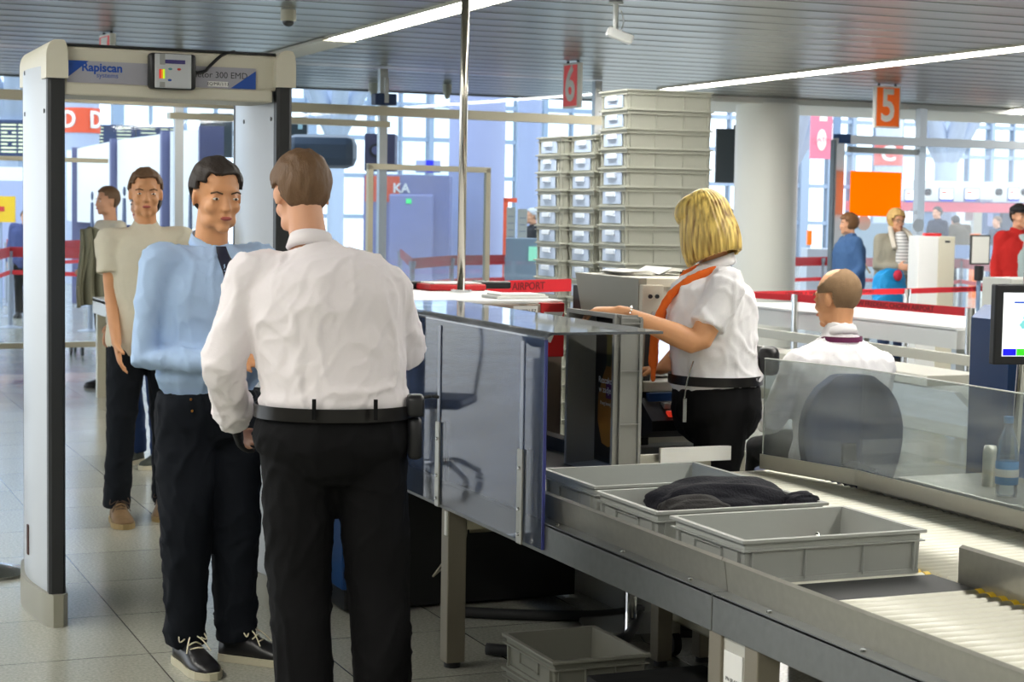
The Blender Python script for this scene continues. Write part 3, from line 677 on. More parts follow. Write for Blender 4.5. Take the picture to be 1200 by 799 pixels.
bottle((3.78, 4.80, .70), 'water bottle with a blue label behind the scratched barrier')
bottle((3.85, 4.72, .70), 'unlabelled water bottle nearest the right edge behind the barrier', False)
b = nb(); box(b, -.22, .2, -.6, .6, .66, .70, .004); sh = one('steel_shelf', b, steel, 'narrow grey counter behind the scratched barrier carrying the bottles', 'counter', None, False, (3.92, 4.7, 0))
for (x, y) in ((-.18, -.55), (.16, -.55), (-.18, .55), (.16, .55)):
    b = nb(); box(b, x-.02, x+.02, y-.02, y+.02, 0, .66); finish('leg', b, steel, sh)
b = nb(); lathe(b, [(.0, .0), (.025, .0), (.025, .12), (.02, .14)], 16); one('steel_flask', b, steel_l, 'small pale cylinder standing behind the barrier left of the bottles', 'cylinder', None, True, (3.88, 5.02, .70))
# office chair of seated officer
def chair():
    t = thing('office_chair', 'high dark blue office chair with a rounded back behind the barrier', 'chair', (4.0, 6.20, 0), -.2)
    fb = mat('chair_fabric', rgb(66, 74, 100), .9, 0, .12, 40, .2, 200)
    b = nb(); bmesh.ops.create_cube(b, size=1)
    bmesh.ops.subdivide_edges(b, edges=b.edges[:], cuts=8, use_grid_fill=True)
    for v in b.verts:
        x, y, z = v.co*2
        rx = x*math.sqrt(max(0, 1-z*z*.86)) if z > 0 else x*(1-.25*z*z)
        v.co = Vector((rx*.205, y*.035-.05*x*x+.0, .77+z*.22))
    bmesh.ops.translate(b, verts=b.verts, vec=(0, -.16, 0))
    finish('backrest', b, fb, t, 'rounded blue grey backrest', True)
    b = nb(); box(b, -.24, .24, -.15, .28, .50, .57, .03); finish('seat', b, fb, t, None, True)
    b = nb(); box(b, -.03, .03, -.21, -.17, .48, .72, .008); box(b, -.03, .03, -.2, .05, .46, .50); finish('back_support', b, black, t)
    b = nb(); cyl(b, 0, .05, .10, .50, .028); finish('gas_column', b, chrome, t)
    for k in range(5):
        a = k*2*PI/5+.3; c, s = math.cos(a), math.sin(a)
        b = nb(); rings(b, [((0, .05, .12), .025, .02), ((c*.3, .05+s*.3, .07), .018, .012)], (0, 0, 1), 8, 1); l = finish('leg', b, black, t)
        b = nb(); ell(b, (c*.3, .05+s*.3, .032), (.03, .03, .031), None, 12); finish('caster', b, black, l)
chair()
# swivel chair off to the left, seen mirrored in the canopy
def swivel():
    t = thing('swivel_chair', 'swivel chair with chromed star base mirrored in the acrylic side pane', 'chair', (.75, 9.9, 0), .6)
    b = nb(); cyl(b, 0, 0, .08, .46, .025); finish('column', b, chrome, t)
    for k in range(5):
        a = k*2*PI/5; c, s = math.cos(a), math.sin(a)
        b = nb(); tube(b, curvepts([(0, 0, .12), (c*.15, s*.15, .13), (c*.30, s*.30, .06)], 5), .016, 8, (0, 0, 1)); l = finish('leg', b, chrome, t)
        b = nb(); ell(b, (c*.3, s*.3, .028), (.026, .026, .026), None, 12); finish('caster', b, chrome, l)
    b = nb(); box(b, -.22, .22, -.22, .22, .46, .52, .03); finish('seat', b, black, t)
    b = nb(); tube(b, curvepts([(-.2, .2, .5), (-.22, .26, .9), (0, .27, 1.12), (.22, .26, .9), (.2, .2, .5)], 8), .014, 8); finish('back_frame', b, chrome, t)
swivel()
# ---- neighbouring lane
def lane():
    t = thing('steel_conveyor', 'long steel conveyor of the next lane behind the seated officer', 'conveyor', (6.3, 10.2, 0))
    ox, oy = 6.3, 10.2
    def X(bm, x0, x1, y0, y1, z0, z1, bev=0): return box(bm, x0-ox, x1-ox, y0-oy, y1-oy, z0, z1, bev)
    b = nb(); X(b, 6.42, 6.46, 7.0, 12.4, .76, .82, .003); X(b, 5.95, 6.42, 7.0, 12.4, .60, .64); finish('far_rail', b, steel_l, t)
    b = nb(); X(b, 5.70, 5.74, 8.8, 12.4, .60, .80, .003); X(b, 5.6, 5.7, 7.0, 12.4, .5, .68, .003); finish('near_rail', b, steel, t)
    b = nb(); X(b, 5.74, 6.42, 7.0, 12.4, .64, .68); finish('belt', b, mat('pale_belt', rgb(186, 190, 186), .5, 0, .05, 6), t)
    b = nb(); prism(b, [(7.3-oy, .58), (9.6-oy, .58), (9.6-oy, .74), (7.45-oy, .74), (7.3-oy, .66)], 'x', 5.52-ox, 5.56-ox); finish('side_arm', b, alu, t, 'aluminium side arm with a rounded end')
    b = nb(); X(b, 5.54, 5.9, 7.7, 9.4, .745, .80, .004); finish('cover_plate', b, steel_l, t)
    for y in (7.4, 9.6, 11.8):
        for x in (5.75, 6.35):
            b = nb(); X(b, x, x+.06, y, y+.06, 0, .6); finish('leg', b, alu, t)
lane()
def whitetable():
    t = thing('preparation_table', 'white topped preparation table behind the red tape', 'table', (8.9, 12.6, 0))
    b = nb(); box(b, -.75, .75, -1.6, 1.8, .77, .80, .004); box(b, -.75, -.73, -1.6, 1.8, .64, .78); box(b, -.75, .75, -1.62, -1.6, .64, .78); finish('tabletop', b, white, t)
    for x in (-.70, .66):
        for y in (-1.55, .2, 1.7):
            b = nb(); box(b, x, x+.06, y, y+.06, 0, .70); finish('leg', b, alu, t)
whitetable()
b = nb(); box(b, -.3, .3, -.18, .18, 0, .34, .08); bag = one('black_suitcase', b, black, 'black holdall on the floor under the white preparation table', 'bag', None, True, (8.75, 13.1, .002))
b = nb(); tube(b, curvepts([(-.15, 0, .3), (-.1, 0, .42), (.1, 0, .42), (.15, 0, .3)], 6), .012, 8); finish('handle', b, black, bag, None, True)
# tape barriers
def post(loc, label, h=.95, d_=.03, m=None, group='belt posts', cat='barrier post'):
    t = thing('belt_post', label, cat, loc, 0, group)
    b = nb(); cyl(b, 0, 0, .02, h-.06, d_); finish('pole', b, m or chrome, t, None, 'auto')
    b = nb(); cyl(b, 0, 0, h-.06, h, d_*1.35); finish('head', b, m or chrome, t, None, 'auto')
    b = nb(); lathe(b, [(0, 0), (.16, 0), (.16, .008), (.04, .03), (.035, .04)], 24); finish('base', b, m or chrome, t, None, 'auto')
    return t
post((7.96, 12.93, 0), 'chrome belt post in front of the white pillar', group='chrome posts of the next lane')
post((9.69, 13.83, 0), 'chrome belt post in front of the woman in the beige jacket', group='chrome posts of the next lane')
post((8.2, 10.9, 0), 'chrome belt post at the end of the red tape nearest the monitor', group='chrome posts of the next lane')
def belt(a, c, z, m, label, w=.05, sag=0, txt=None, group='red barrier tapes'):
    a = Vector((*a, z)) if not isinstance(z, tuple) else Vector((*a, z[0])); c = Vector((*c, z)) if not isinstance(z, tuple) else Vector((*c, z[1]))
    d = c-a; n = Vector((-d.y, d.x, 0)).normalized()*.002; b = nb(); N = 12; prev = None
    mid = (a+c)/2
    for i in range(N+1):
        t = i/N; p = a.lerp(c, t); p.z -= sag*4*t*(1-t); p -= mid
        vs = [b.verts.new(q) for q in (p+n+Vector((0, 0, w/2)), p-n+Vector((0, 0, w/2)), p-n-Vector((0, 0, w/2)), p+n-Vector((0, 0, w/2)))]
        if prev:
            for k in range(4): b.faces.new((prev[k], prev[(k+1) % 4], vs[(k+1) % 4], vs[k]))
        else: b.faces.new(vs)
        prev = vs
    b.faces.new(prev[::-1])
    o = one('barrier_tape', b, m, label, 'barrier tape', group, False, mid)
    if txt:
        ang = math.atan2(d.y, d.x)
        tilt = math.atan2(d.z, math.hypot(d.x, d.y))
        s = text('lettering', txt, w*.82, (0, 0, 0), '-y', mat('tape_ink', rgb(110, 16, 22), .6) if 'tape_ink' not in bpy.data.materials else bpy.data.materials['tape_ink'], o, .0004, bold=.0006, sx=1.15)
        off = -Vector((n.x, n.y, 0)).normalized()*.0035
        if (Vector((math.sin(ang), -math.cos(ang)))).dot(mid.xy) > 0: pass
        s.data.transform(Matrix.Translation(off) @ Matrix.Rotation(ang, 4, 'Z') @ Matrix.Rotation(-tilt, 4, 'Y'))
    return o
W = 'WARSAW FREDERIC CHOPIN AIRPORT'
belt((7.75, 13.35), (7.96, 12.93), (.925, .92), belt_red, 'short red tape left of the chrome post at the pillar')
belt((7.75, 13.35), (9.69, 13.83), (.93, .93), belt_red, 'red lettered tape from the pillar to the far chrome post', txt='CHOPINA  ×  '+W)
belt((9.69, 13.83), (12.0, 14.4), (.93, .95), belt_red, 'red lettered tape running right from the far chrome post', txt='CHOPINA  ×  '+W)
belt((7.96, 12.93), (8.2, 10.9), (.92, .92), belt_red, 'red lettered tape running forward to the nearest chrome post', .065, txt='PINA × '+W)
belt((3.55, 8.9), (4.2, 9.2), (1.20, 1.20), belt_red, 'red tape strip showing just behind the scanner top', .07, txt='AIRPORT')
b = nb(); box(b, -.03, .03, -.03, .03, 0, 1.24); one('tape_holder', b, black, 'black holder of the red tape behind the scanner', 'post', None, False, (3.52, 8.88, 0))
b = nb(); box(b, -.09, .09, -.05, .05, 0, .09, .01); sk = one('wall_socket', b, paper, 'small white box with a black slot on the conveyor edge by the blue housing', 'box', None, False, (5.85, 7.55, .805)); b = nb(); box(b, -.02, .02, -.053, -.05, .04, .06); finish('slot', b, black, sk)
# white pillar
b = nb(); cyl(b, 0, 0, 0, 2.94, .385, 48); o = tag(finish('trim_3', b, mat('pillar', rgb(238, 240, 234), .45, 0, .02, 1), None, 'thick round white pillar', 'auto', (11.35, 19.2, 0)), kind='structure')
# kiosk, screen, sign post, etc
def kiosk():
    p = at(1092, 290, 18); t = thing('ticket_kiosk', 'pale upright ticket machine between the two women and the red belts', 'kiosk', (p.x, p.y, 0), -.40)
    b = nb(); box(b, -.18, .02, -.2, .25, 0, 1.42, .006); finish('body', b, white, t); b = nb(); box(b, .02, .18, -.21, .25, 0, 1.42, .006); f = finish('side_panel', b, cream, t, 'cream side panel')
    b = nb(); box(b, .08, .13, -.215, -.21, 1.36, 1.38); finish('slot', b, dgrey, f)
    b = nb(); box(b, -.1, .06, -.15, .0, 1.42, 1.45, .01); finish('beacon', b, red, t, 'red beacon')
kiosk()
def noticestand():
    p = at(1148, 296, 17); t = thing('notice_stand', 'framed white notice on a dark post in front of the red belts', 'notice stand', (p.x, p.y, 0), 0)
    b = nb(); box(b, -.11, .11, -.01, .01, 1.17, 1.45, .004); f = finish('frame', b, dgrey, t); b = nb(); box(b, -.095, .095, -.014, -.01, 1.185, 1.435); finish('sheet', b, paper, f)
    b = nb(); cyl(b, 0, 0, .02, 1.06, .02); finish('pole', b, bluegrey, t); b = nb(); cyl(b, 0, 0, 1.02, 1.16, .045); finish('head', b, black, t); b = nb(); lathe(b, [(0, 0), (.17, 0), (.16, .02), (.03, .03)], 20); finish('base', b, bluegrey, t)
noticestand()
p = at(1190, 345, 12)
b = nb(); box(b, -.19, .30, -.15, .15, 0, 1.22, .01); o = one('counter_unit', b, offwhite, 'pale counter unit in front of the man with the cap', 'counter', None, False, (p.x+.03, p.y, 0)); b = nb(); box(b, -.03, -.026, -.153, -.15, .9, 1.22); finish('panel_joint', b, midgrey, o)
b = nb(); box(b, .12, .30, -.1, .1, 1.22, 1.9, .006); finish('display_back', b, offwhite, o)
# right glass partition
def part_right():
    p0 = at(983, 165, 21.5); p1 = at(1079, 168, 22.3); p2 = at(1210, 172, 22.6)
    t = thing('glass_partition', 'tall glass partition with pale metal posts carrying the plain orange sign', 'glass partition', (p0.x, p0.y, 0))
    ox, oy = p0.x, p0.y
    for q, w in ((p0, .055), (p1, .05)):
        b = nb(); box(b, q.x-ox-w, q.x-ox+w, q.y-oy-.05, q.y-oy+.05, 0, 2.93 if q is p1 else 2.52); finish('post', b, alu, t)
    b = nb(); box(b, p0.x-ox-.08, p0.x-ox-.03, p0.y-oy-.03, p0.y-oy+.05, 0, 2.5); finish('door_post', b, mat('slate', rgb(120, 136, 150), .5), t, 'slate blue door post')
    b = nb(); L_ = p2.x-p0.x; prism(b, [(0, -.05), (L_, p2.y-oy-.05), (L_, p2.y-oy+.05), (0, .05)], 'z', 2.46, 2.56); finish('top_rail', b, alu, t)
    b = nb(); box(b, -.03, .12, -.07, .07, 2.46, 2.57); finish('corner_joint', b, blue, t, 'blue corner joint')
    b = nb(); x1 = p1.x-ox; prism(b, [(.15, .0), (x1, p1.y-oy), (x1, p1.y-oy+.05), (.15, .05)], 'z', 2.36, 2.43); finish('door_header', b, alu_w, t)
    b = nb(); prism(b, [(0, -.006), (L_, p2.y-oy-.006), (L_, p2.y-oy+.006), (0, .006)], 'z', .05, 2.46); finish('pane', b, glassmat('pane_r', (.93, .96, .98), .03, (.8, .85, .9), 1), t)
    a = at(997, 226, 21.3); c = at(1056, 226, 21.8)
    b = nb(); prism(b, [(0, 0), (c.x-a.x, c.y-a.y), (c.x-a.x, c.y-a.y+.02), (0, .02)], 'z', -.27, .26)
    om = bpy.data.materials.new('orange_film_glow'); om.use_nodes = True; nt = om.node_tree; nt.nodes.clear()
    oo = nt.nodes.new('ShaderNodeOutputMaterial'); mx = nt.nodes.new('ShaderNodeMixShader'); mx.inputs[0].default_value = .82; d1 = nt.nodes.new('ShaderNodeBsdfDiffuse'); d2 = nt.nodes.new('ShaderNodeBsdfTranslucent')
    d1.inputs[0].default_value = d2.inputs[0].default_value = (*rgb(255, 168, 16), 1); nt.links.new(d1.outputs[0], mx.inputs[1]); nt.links.new(d2.outputs[0], mx.inputs[2]); ad_ = nt.nodes.new('ShaderNodeAddShader'); em = nt.nodes.new('ShaderNodeEmission'); em.inputs[0].default_value = (*rgb(255, 128, 0), 1); em.inputs[1].default_value = .4; nt.links.new(mx.outputs[0], ad_.inputs[0]); nt.links.new(em.outputs[0], ad_.inputs[1]); nt.links.new(ad_.outputs[0], oo.inputs[0])  # small emission added to brighten the orange
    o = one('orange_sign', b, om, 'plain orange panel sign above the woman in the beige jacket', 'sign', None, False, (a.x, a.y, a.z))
    def on_pane(px, py):
        u_ = (px-983)/(1079-983); d_ = 21.5+(22.3-21.5)*u_-.12; return at(px, py, d_)
    for (px, py, r) in ((1012, 261, 9), (1076, 264, 8)):
        q = on_pane(px, py); R_ = r*21.9/F; b = nb(); rings(b, [((q.x-ox, q.y-oy-.01, q.z), R_, R_), ((q.x-ox, q.y-oy, q.z), R_, R_)], (1, 0, 0), 24, 0); finish('round_sticker', b, white, t, 'white round sticker')
    q = on_pane(1067, 248); text('lettering', 'echa', .11, (q.x-ox, q.y-oy, q.z), '-y', white, t, .002)
part_right()
# left glass partition
def part_left():
    t = thing('glass_partition', 'wide glass partition with cream metal rails behind the gate', 'glass partition', (5., 17.0, 0))
    ox, oy = 5., 17.
    a = at(-25, 111, 16.2); c = at(702, 148, 19.3)
    def seg(bm, z0, z1, w, o0=0., o1=1.): 
        p = a.lerp(c, o0); q = a.lerp(c, o1); d = (c-a).xy.normalized(); n = Vector((-d.y, d.x))*w
        prism(bm, [(p.x-ox-n.x, p.y-oy-n.y), (q.x-ox-n.x, q.y-oy-n.y), (q.x-ox+n.x, q.y-oy+n.y), (p.x-ox+n.x, p.y-oy+n.y)], 'z', z0, z1)
    zz = 2.57
    b = nb(); seg(b, zz-.045, zz+.045, .06); finish('top_rail', b, alu_w, t)
    b = nb(); seg(b, .28, .33, .04, 0, .33); finish('bottom_rail', b, alu_w, t)
    b = nb(); seg(b, 1.98, 2.02, .03, 0, .18); finish('middle_rail', b, alu_w, t)
    b = nb(); seg(b, zz-.16, zz-.10, .05, .27, .62); finish('door_header', b, alu_w, t)
    for f in (.01, .285, .61, .995):
        p = a.lerp(c, f); b = nb(); box(b, p.x-ox-.04, p.x-ox+.04, p.y-oy-.04, p.y-oy+.04, 0, 2.99); finish('post', b, alu, t)
    b = nb(); seg(b, .04, zz-.04, .005); seg(b, zz+.04, 2.98, .005); finish('pane', b, glassmat('pane_l', (.90, .95, .985), .03, (.75, .82, .9), 1), t)
part_left()
def door_leaf():
    a = at(430, 255, 16.0); c = at(573, 255, 16.8)
    t = thing('glass_door', 'framed clear glass door leaf standing right of the thin steel pole', 'glass door', (a.x, a.y, 0), math.atan2(c.y-a.y, c.x-a.x)); w = (c-a).length
    b = nb(); box(b, 0, .05, -.02, .02, .05, 1.99); box(b, w-.05, w, -.02, .02, .05, 1.99); box(b, 0, w, -.02, .02, 1.95, 2.0); box(b, 0, w, -.02, .02, .0, .06); finish('frame', b, alu_w, t)
    b = nb(); box(b, .05, w-.05, -.004, .004, .06, 1.95); finish('pane', b, glassmat('pane_d', (.88, .92, .97), .12, (.8, .85, .93), 1), t)
door_leaf()
# hanging signs and ceiling cameras
def hsign(px, py, d, w, h, num, col, label, rz):
    p = at(px, py, d); t = thing('lane_sign', label, 'lane number sign', (p.x, p.y, 3.0-h-.02), rz, 'lane number signs hanging from the ceiling')
    b = nb(); box(b, -w/2, w/2, -.025, .025, 0, h, .004); f = finish('frame', b, paper, t)
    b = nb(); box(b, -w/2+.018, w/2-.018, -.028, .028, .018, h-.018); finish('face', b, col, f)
    text('number', num, h*1.08, (0, -.029, h*.5), '-y', paper, t, .002, bold=.010, sx=.80)
    b = nb(); box(b, -w*.35, -w*.3, -.01, .01, h, h+.022); box(b, w*.3, w*.35, -.01, .01, h, h+.022); finish('bracket', b, dgrey, t)
hsign(671, 106, 16.9, .27, .415, '6', mat('sign_red', rgb(232, 84, 84), .4, emit=rgb(232, 84, 84), es=.12), 'red lane sign with a white six', -1.45)  # red and orange sign faces carry a faint added glow
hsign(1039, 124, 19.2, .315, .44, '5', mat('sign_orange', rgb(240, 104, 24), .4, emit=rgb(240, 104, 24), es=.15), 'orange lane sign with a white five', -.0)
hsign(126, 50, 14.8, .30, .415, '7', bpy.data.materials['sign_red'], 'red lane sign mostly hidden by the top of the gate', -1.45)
p = at(338, 17, 12.9)
t = thing('dome_camera', 'white dome camera on the ceiling left of the strip light', 'security camera', (p.x, p.y, 3.0))
b = nb(); cyl(b, 0, 0, -.08, 0, .055, 24); finish('housing', b, cream, t, None, 'auto'); b = nb(); ell(b, (0, 0, -.08), (.045, .045, .04), None, 20); finish('dome', b, mat('smoke_dome', rgb(60, 62, 64), .08), t, None, True)
p = at(722, 3, 12.1)
t = thing('bullet_camera', 'white bullet camera hanging from a ceiling rod', 'security camera', (p.x, p.y, 3.0), .35)
b = nb(); cyl(b, 0, 0, -.19, 0, .018); cyl(b, 0, 0, -.012, 0, .05); finish('rod', b, white, t)
b = nb(); box(b, -.05, .05, -.09, .09, -.03, .03, .012); bmesh.ops.rotate(b, verts=b.verts, cent=(0, 0, 0), matrix=Matrix.Rotation(.9, 3, 'Z') @ Matrix.Rotation(.35, 3, 'X')); bmesh.ops.translate(b, verts=b.verts, vec=(.02, -.02, -.22)); finish('housing', b, white, t)
b = nb(); tube(b, curvepts([(.05, 0, -.05), (.075, 0, -.12), (.05, 0, -.19)], 6), .004, 6); finish('cable', b, white, t)
for (x, y, nm, w, h, lab) in ((438, 108, 'dome_camera', .06, .08, 'small cream camera at the ceiling edge above the dark speaker'), (524, 113, 'dome_camera', .05, .08, 'small cream camera half behind the steel pole'),):
    p = at(x, y, 20.3); b = nb(); cyl(b, 0, 0, -.05, .048, w); ell(b, (0, 0, -.07), (w*.7, w*.7, .05), None, 12); one(nm, b, cream, lab, 'security camera', None, 'auto', (p.x, p.y, 2.95))
p = at(450, 116, 17.5)
t = thing('loudspeaker', 'dark boxy loudspeaker on a bracket under the ceiling edge', 'speaker', (p.x, p.y, p.z))
b = nb(); box(b, -.11, .11, -.07, .07, -.06, .05, .01); finish('box', b, navy, t); b = nb(); box(b, -.02, .02, -.085, -.07, -.04, .2); finish('bracket', b, alu, t)
# ================================================================ FAR HALL
def scale_at(d): return d/F
def slab(px0, py0, px1, py1, d, th=.1):
    a = at(px0, py1, d); c = at(px1, py0, d); return a, c
def panel(name, m, label, cat, px0, py0, px1, py1, d, th=.1, group=None, bev=0., toground=False):
    """upright box facing the camera side: real size from its distance"""
    a = at(px0, py1, d); c = at(px1, py0, d); w = (c.xy-a.xy).length; h = c.z-a.z; z0 = a.z
    if toground: h = c.z; z0 = 0
    b = nb(); box(b, 0, w, 0, th, 0, h, bev)
    o = one(name, b, m, label, cat, group, False, (a.x, a.y, z0)); o.rotation_euler = (0, 0, math.atan2(c.y-a.y, c.x-a.x)); return o, w, h
# departure boards
lit = mat('board_text', rgb(226, 232, 190), .5, emit=rgb(226, 232, 190), es=.7)
lm = mat('navy_board2', rgb(24, 46, 88), .4, 0, .1, 1)
def board(px0, py0, px1, py1, d, label, cols, rows, y0=.12, y1=.9):
    o, w, h = panel('departure_board', lm, label, 'departure board', px0, py0, px1, py1, d, .25, 'departure boards')
    b = nb(); random.seed(int(px0)+3)
    for (c0, c1) in cols:
        for r in range(rows):
            z = h*(1-y0)-r*(y1-y0)*h/rows; x = w*c0; e = w*c1
            while x < e-.05:
                l = random.uniform(.12, .5); x2 = min(x+l, e); box(b, x, x2, -.02, 0, z-h*.02, z+h*.015); x = x2+random.uniform(.04, .12)
    finish('flight_rows', b, lit, o)
    b = nb(); box(b, -.02, w+.02, -.04, .25, h*.93, h*1.01); finish('top_band', b, navy, o)
    a = .0
    return o
hang = []
o = board(-30, 141, 33, 186, 42, 'dark blue departure board left of the gate', ((.5, .78), (.82, .97)), 8); hang.append(o)
o = board(112, 147, 158, 172, 42, 'dark blue departure board just right of the orange letters', ((.05, .2), (.55, .9)), 5); hang.append(o)
o = board(160, 149, 212, 172, 42, 'dark blue departure board seen under the gate beam', ((.1, .45), (.55, .95)), 4); hang.append(o)
for o in hang:
    b = nb(); h = max(v.co.z for v in o.data.vertices); w = max(v.co.x for v in o.data.vertices)
    box(b, w*.2, w*.2+.12, .08, .18, -o.location.z, 0); box(b, w*.8, w*.8+.12, .08, .18, -o.location.z, 0); finish('support', b, mullion, o)
# round columns
def column(px, wpx, d, h, m, label, base=0):
    p = at(px, 250, d); r = wpx*d/F/2; b = nb(); cyl(b, 0, 0, 0, h, r, 40)
    return one('round_column', b, m, label, 'column', None, 'auto', (p.x, p.y, 0)), r
colm = mat('column_lav', rgb(172, 182, 206), .55, 0, .02, 1)
o, r = column(96, 40, 36, 6.5, colm, 'round grey column wrapped with an orange band of letters')
def band(o, r, z0, z1, s, m, ph=()):
    b = nb(); lathe(b, [(r+.004, z0), (r+.02, z0), (r+.02, z1), (r+.004, z1)], 40); f = finish('sign_band', b, m, o, 'coloured letter band', 'auto')
    for a in ph:
        t = text('letter', s, (z1-z0)*.95, (0, 0, 0), '-y', paper, f, .01, bold=.012)
        t.data.transform(Matrix.Rotation(a, 4, 'Z') @ Matrix.Translation((0, -r-.02, (z0+z1)/2)))
    return f
p = at(96, 250, 36); va = math.atan2(-p.x, p.y)
za, zb = at(96, 156, 36).z, at(96, 127, 36).z
band(o, r, za, zb, 'D', orange_d, (va-.75, va+.85))
column(558, 66, 31, 6.5, mat('column_b', rgb(160, 168, 204), .55, 0, .02, 1), 'thick lavender column behind the glass door')
column(619, 28, 36, 7, mat('column_c', rgb(160, 172, 206), .55, 0, .02, 1), 'slimmer lavender column left of the crate stacks')
o, r = column(1039, 31, 36, 4.4, mat('column_d', rgb(190, 202, 222), .55), 'round column with the letter C behind the orange panel')
p = at(1039, 250, 36); va = math.atan2(-p.x, p.y)
band(o, r, at(1039, 194, 36).z, at(1039, 168, 36).z, 'C', mat('faded_red', rgb(222, 110, 104), .5), (va,))
# branching steel columns
def tree_col(px, d, ztop, hfork, label, rad=.5, wpx=24):
    p = at(px, 250, d); t = thing('branching_column', label, 'column', (p.x, p.y, 0)); m = mat('tree_steel', rgb(176, 190, 212), .5) if 'tree_steel' not in bpy.data.materials else bpy.data.materials['tree_steel']
    r = wpx*d/F/2
    b = nb(); cyl(b, 0, 0, 0, hfork, r, 28); finish('pedestal', b, m, t, None, 'auto')
    for k in range(6):
        a = k*PI/3+.4; b = nb(); rings(b, [((0, 0, hfork-.1), .22, .22), ((math.cos(a)*.9, math.sin(a)*.9, hfork+1.6), .2, .2), ((math.cos(a)*3.2, math.sin(a)*3.2, ztop), .16, .16)], (1, 0, 0), 12, 1)
        finish('branch', b, m, t, None, True)
tree_col(15, 44, 8.5, at(15, 140, 44).z, 'branching steel column above the departure board left of the gate', wpx=34)
tree_col(393, 44, 8., at(393, 157, 44).z, 'branching steel column behind the dark clock kiosk', wpx=20)
tree_col(924, 44, 7., at(1107, 190, 44).z, 'branching steel column hidden mostly by the white pillar', wpx=20)
tree_col(1107, 44, 6.5, at(1107, 190, 44).z, 'branching steel column on a pale drum right of the orange panel', wpx=27)
# check-in fascia rising to the right
fz = []
for i, (x0, yt0, x1, yt1, lab) in enumerate(((78, 176, 86, 174, 'narrow white check-in fascia panel at the gate edge strip'), (90, 174, 132, 164, 'white check-in fascia panel with small icons, left of the longest'), (137, 164, 192, 155, 'white check-in fascia panel under the gate beam with figure icons'), (199, 154, 236, 149, 'white check-in fascia panel nearest the right gate column'))):
    d0 = 31-i*2.2; d1 = d0-2.2; a = at(x0, 215, d0); c = at(x1, 215, d1); w = (c-a).length
    t = thing('check_in_fascia', lab, 'sign panel', (a.x, a.y, 0), math.atan2(c.y-a.y, c.x-a.x), 'white check-in fascia panels')
    zt0, zt1 = at(x0, yt0, d0).z, at(x1, yt1, d1).z
    b = nb(); prism(b, [(.02, 1.3), (w-.19, 1.3), (w-.19, zt1-.02), (.02, zt0)], 'y', 0, .25); f = finish('face', b, white, t)
    b = nb(); box(b, w-.12, w-.02, -.02, .28, 0, zt1+.02); finish('dark_divider', b, lavd, t)
    n = [0, 1, 3, 2][i]
    for k in range(n):
        x = w*(k+.6)/(n+.3); b = nb(); ell(b, (x, -.01, zt0-.75), (.06, .015, .07), None, 10); prism(b, [(x-.09, zt0-1.3), (x+.09, zt0-1.3), (x+.05, zt0-.85), (x-.05, zt0-.85)], 'y', -.02, 0); finish('icon', b, navy, f)
# objects at left behind glass
o, w, h = panel('advertising_board', lav, 'pale lilac counter front left of the gate with a yellow sign', 'counter', -40, 212, 36, 300, 30, .5, toground=True)
o2, w, h = panel('yellow_sign', yellow, 'bright yellow square sign left of the gate', 'sign', -14, 230, 17, 260, 27, .06)
b = nb(); box(b, w*.05, w*.62, -.01, 0, h*.42, h*.6); finish('red_lettering', b, red, o2)
b = nb(); box(b, w*.4, w*.46, .06, .1, -o2.location.z, h*.5); finish('post', b, mullion, o2)
panel('white_cabinet', white, 'white cabinet block below the departure board', 'cabinet', -30, 196, 34, 216, 33, .6, toground=True)
panel('dark_screen', mat('screen_dark', rgb(34, 48, 56), .3), 'dark hanging display beside the right gate column', 'display', 234, 133, 272, 184, 24, .12)[0]
# large dark display with curve
o, w, h = panel('curved_display', mat('screen_blue', rgb(66, 84, 108), .3, 0, .1, 1), 'large dark blue curved display behind the man in the white shirt', 'display', 333, 158, 417, 196, 22, .3, bev=.12)
b = nb(); box(b, w*.45, w*.52, .1, .2, -o.location.z, 0); finish('support', b, lavd, o)
o, w, h = panel('dark_screen', bpy.data.materials['screen_dark'], 'dark hanging display just right of the gate column', 'display', 333, 137, 360, 182, 23, .12)
b = nb(); box(b, w*.4, w*.6, .03, .1, -o.location.z, 0); finish('support', b, lavd, o)
b = nb(); box(b, w*.6, w*.8, -.01, 0, h*.68, h*.82); finish('status_light', b, mat('stat', rgb(150, 190, 200), .4), o)
o, w, h = panel('clock_kiosk', mat('kiosk_dark', rgb(62, 62, 92), .5), 'dark grey violet block with a round black emblem', 'sign block', 427, 157, 463, 200, 23, .5)
b = nb(); rings(b, [((w*.38, -.02, h*.55), .085, .085), ((w*.38, 0, h*.55), .085, .085)], (1, 0, 0), 24, 0); e = finish('round_emblem', b, black, o); b = nb(); rings(b, [((w*.38, -.03, h*.55), .055, .055), ((w*.38, -.02, h*.55), .055, .055)], (1, 0, 0), 20, 0); finish('emblem_inner', b, lavd, e)
b = nb(); box(b, w*.4, w*.6, .1, .3, -o.location.z, 0); finish('support', b, lavd, o)
o, w, h = panel('information_booth', mat('booth_lil', rgb(130, 134, 178), .5, 0, .03, 1), 'lilac information booth behind the glass door', 'booth', 425, 206, 527, 330, 28.5, 1.2, toground=True)
b = nb(); box(b, w*.02, w*.42, -.02, 0, h*.80, h*.99); e = finish('orange_banner', b, orange_d, o)
text('lettering', 'KA', .2, (w*.44, -.03, h*.9), '-y', paper, o, .005, bold=.006)
b = nb(); box(b, w*.30, w*.82, -.06, 0, .1, h*.86, .03); finish('door_panel', b, mat('door_lil', rgb(146, 150, 194), .45), o); b = nb(); box(b, w*.50, w*.56, -.08, -.06, h*.79, h*.825); finish('green_light', b, mat('greenl', rgb(60, 220, 120), .4, emit=rgb(60, 220, 120), es=.8), o)
o, w, h = panel('small_sign', lav, 'small lilac sign with a blue square above the glass door', 'sign', 487, 188, 516, 202, 31, .15)
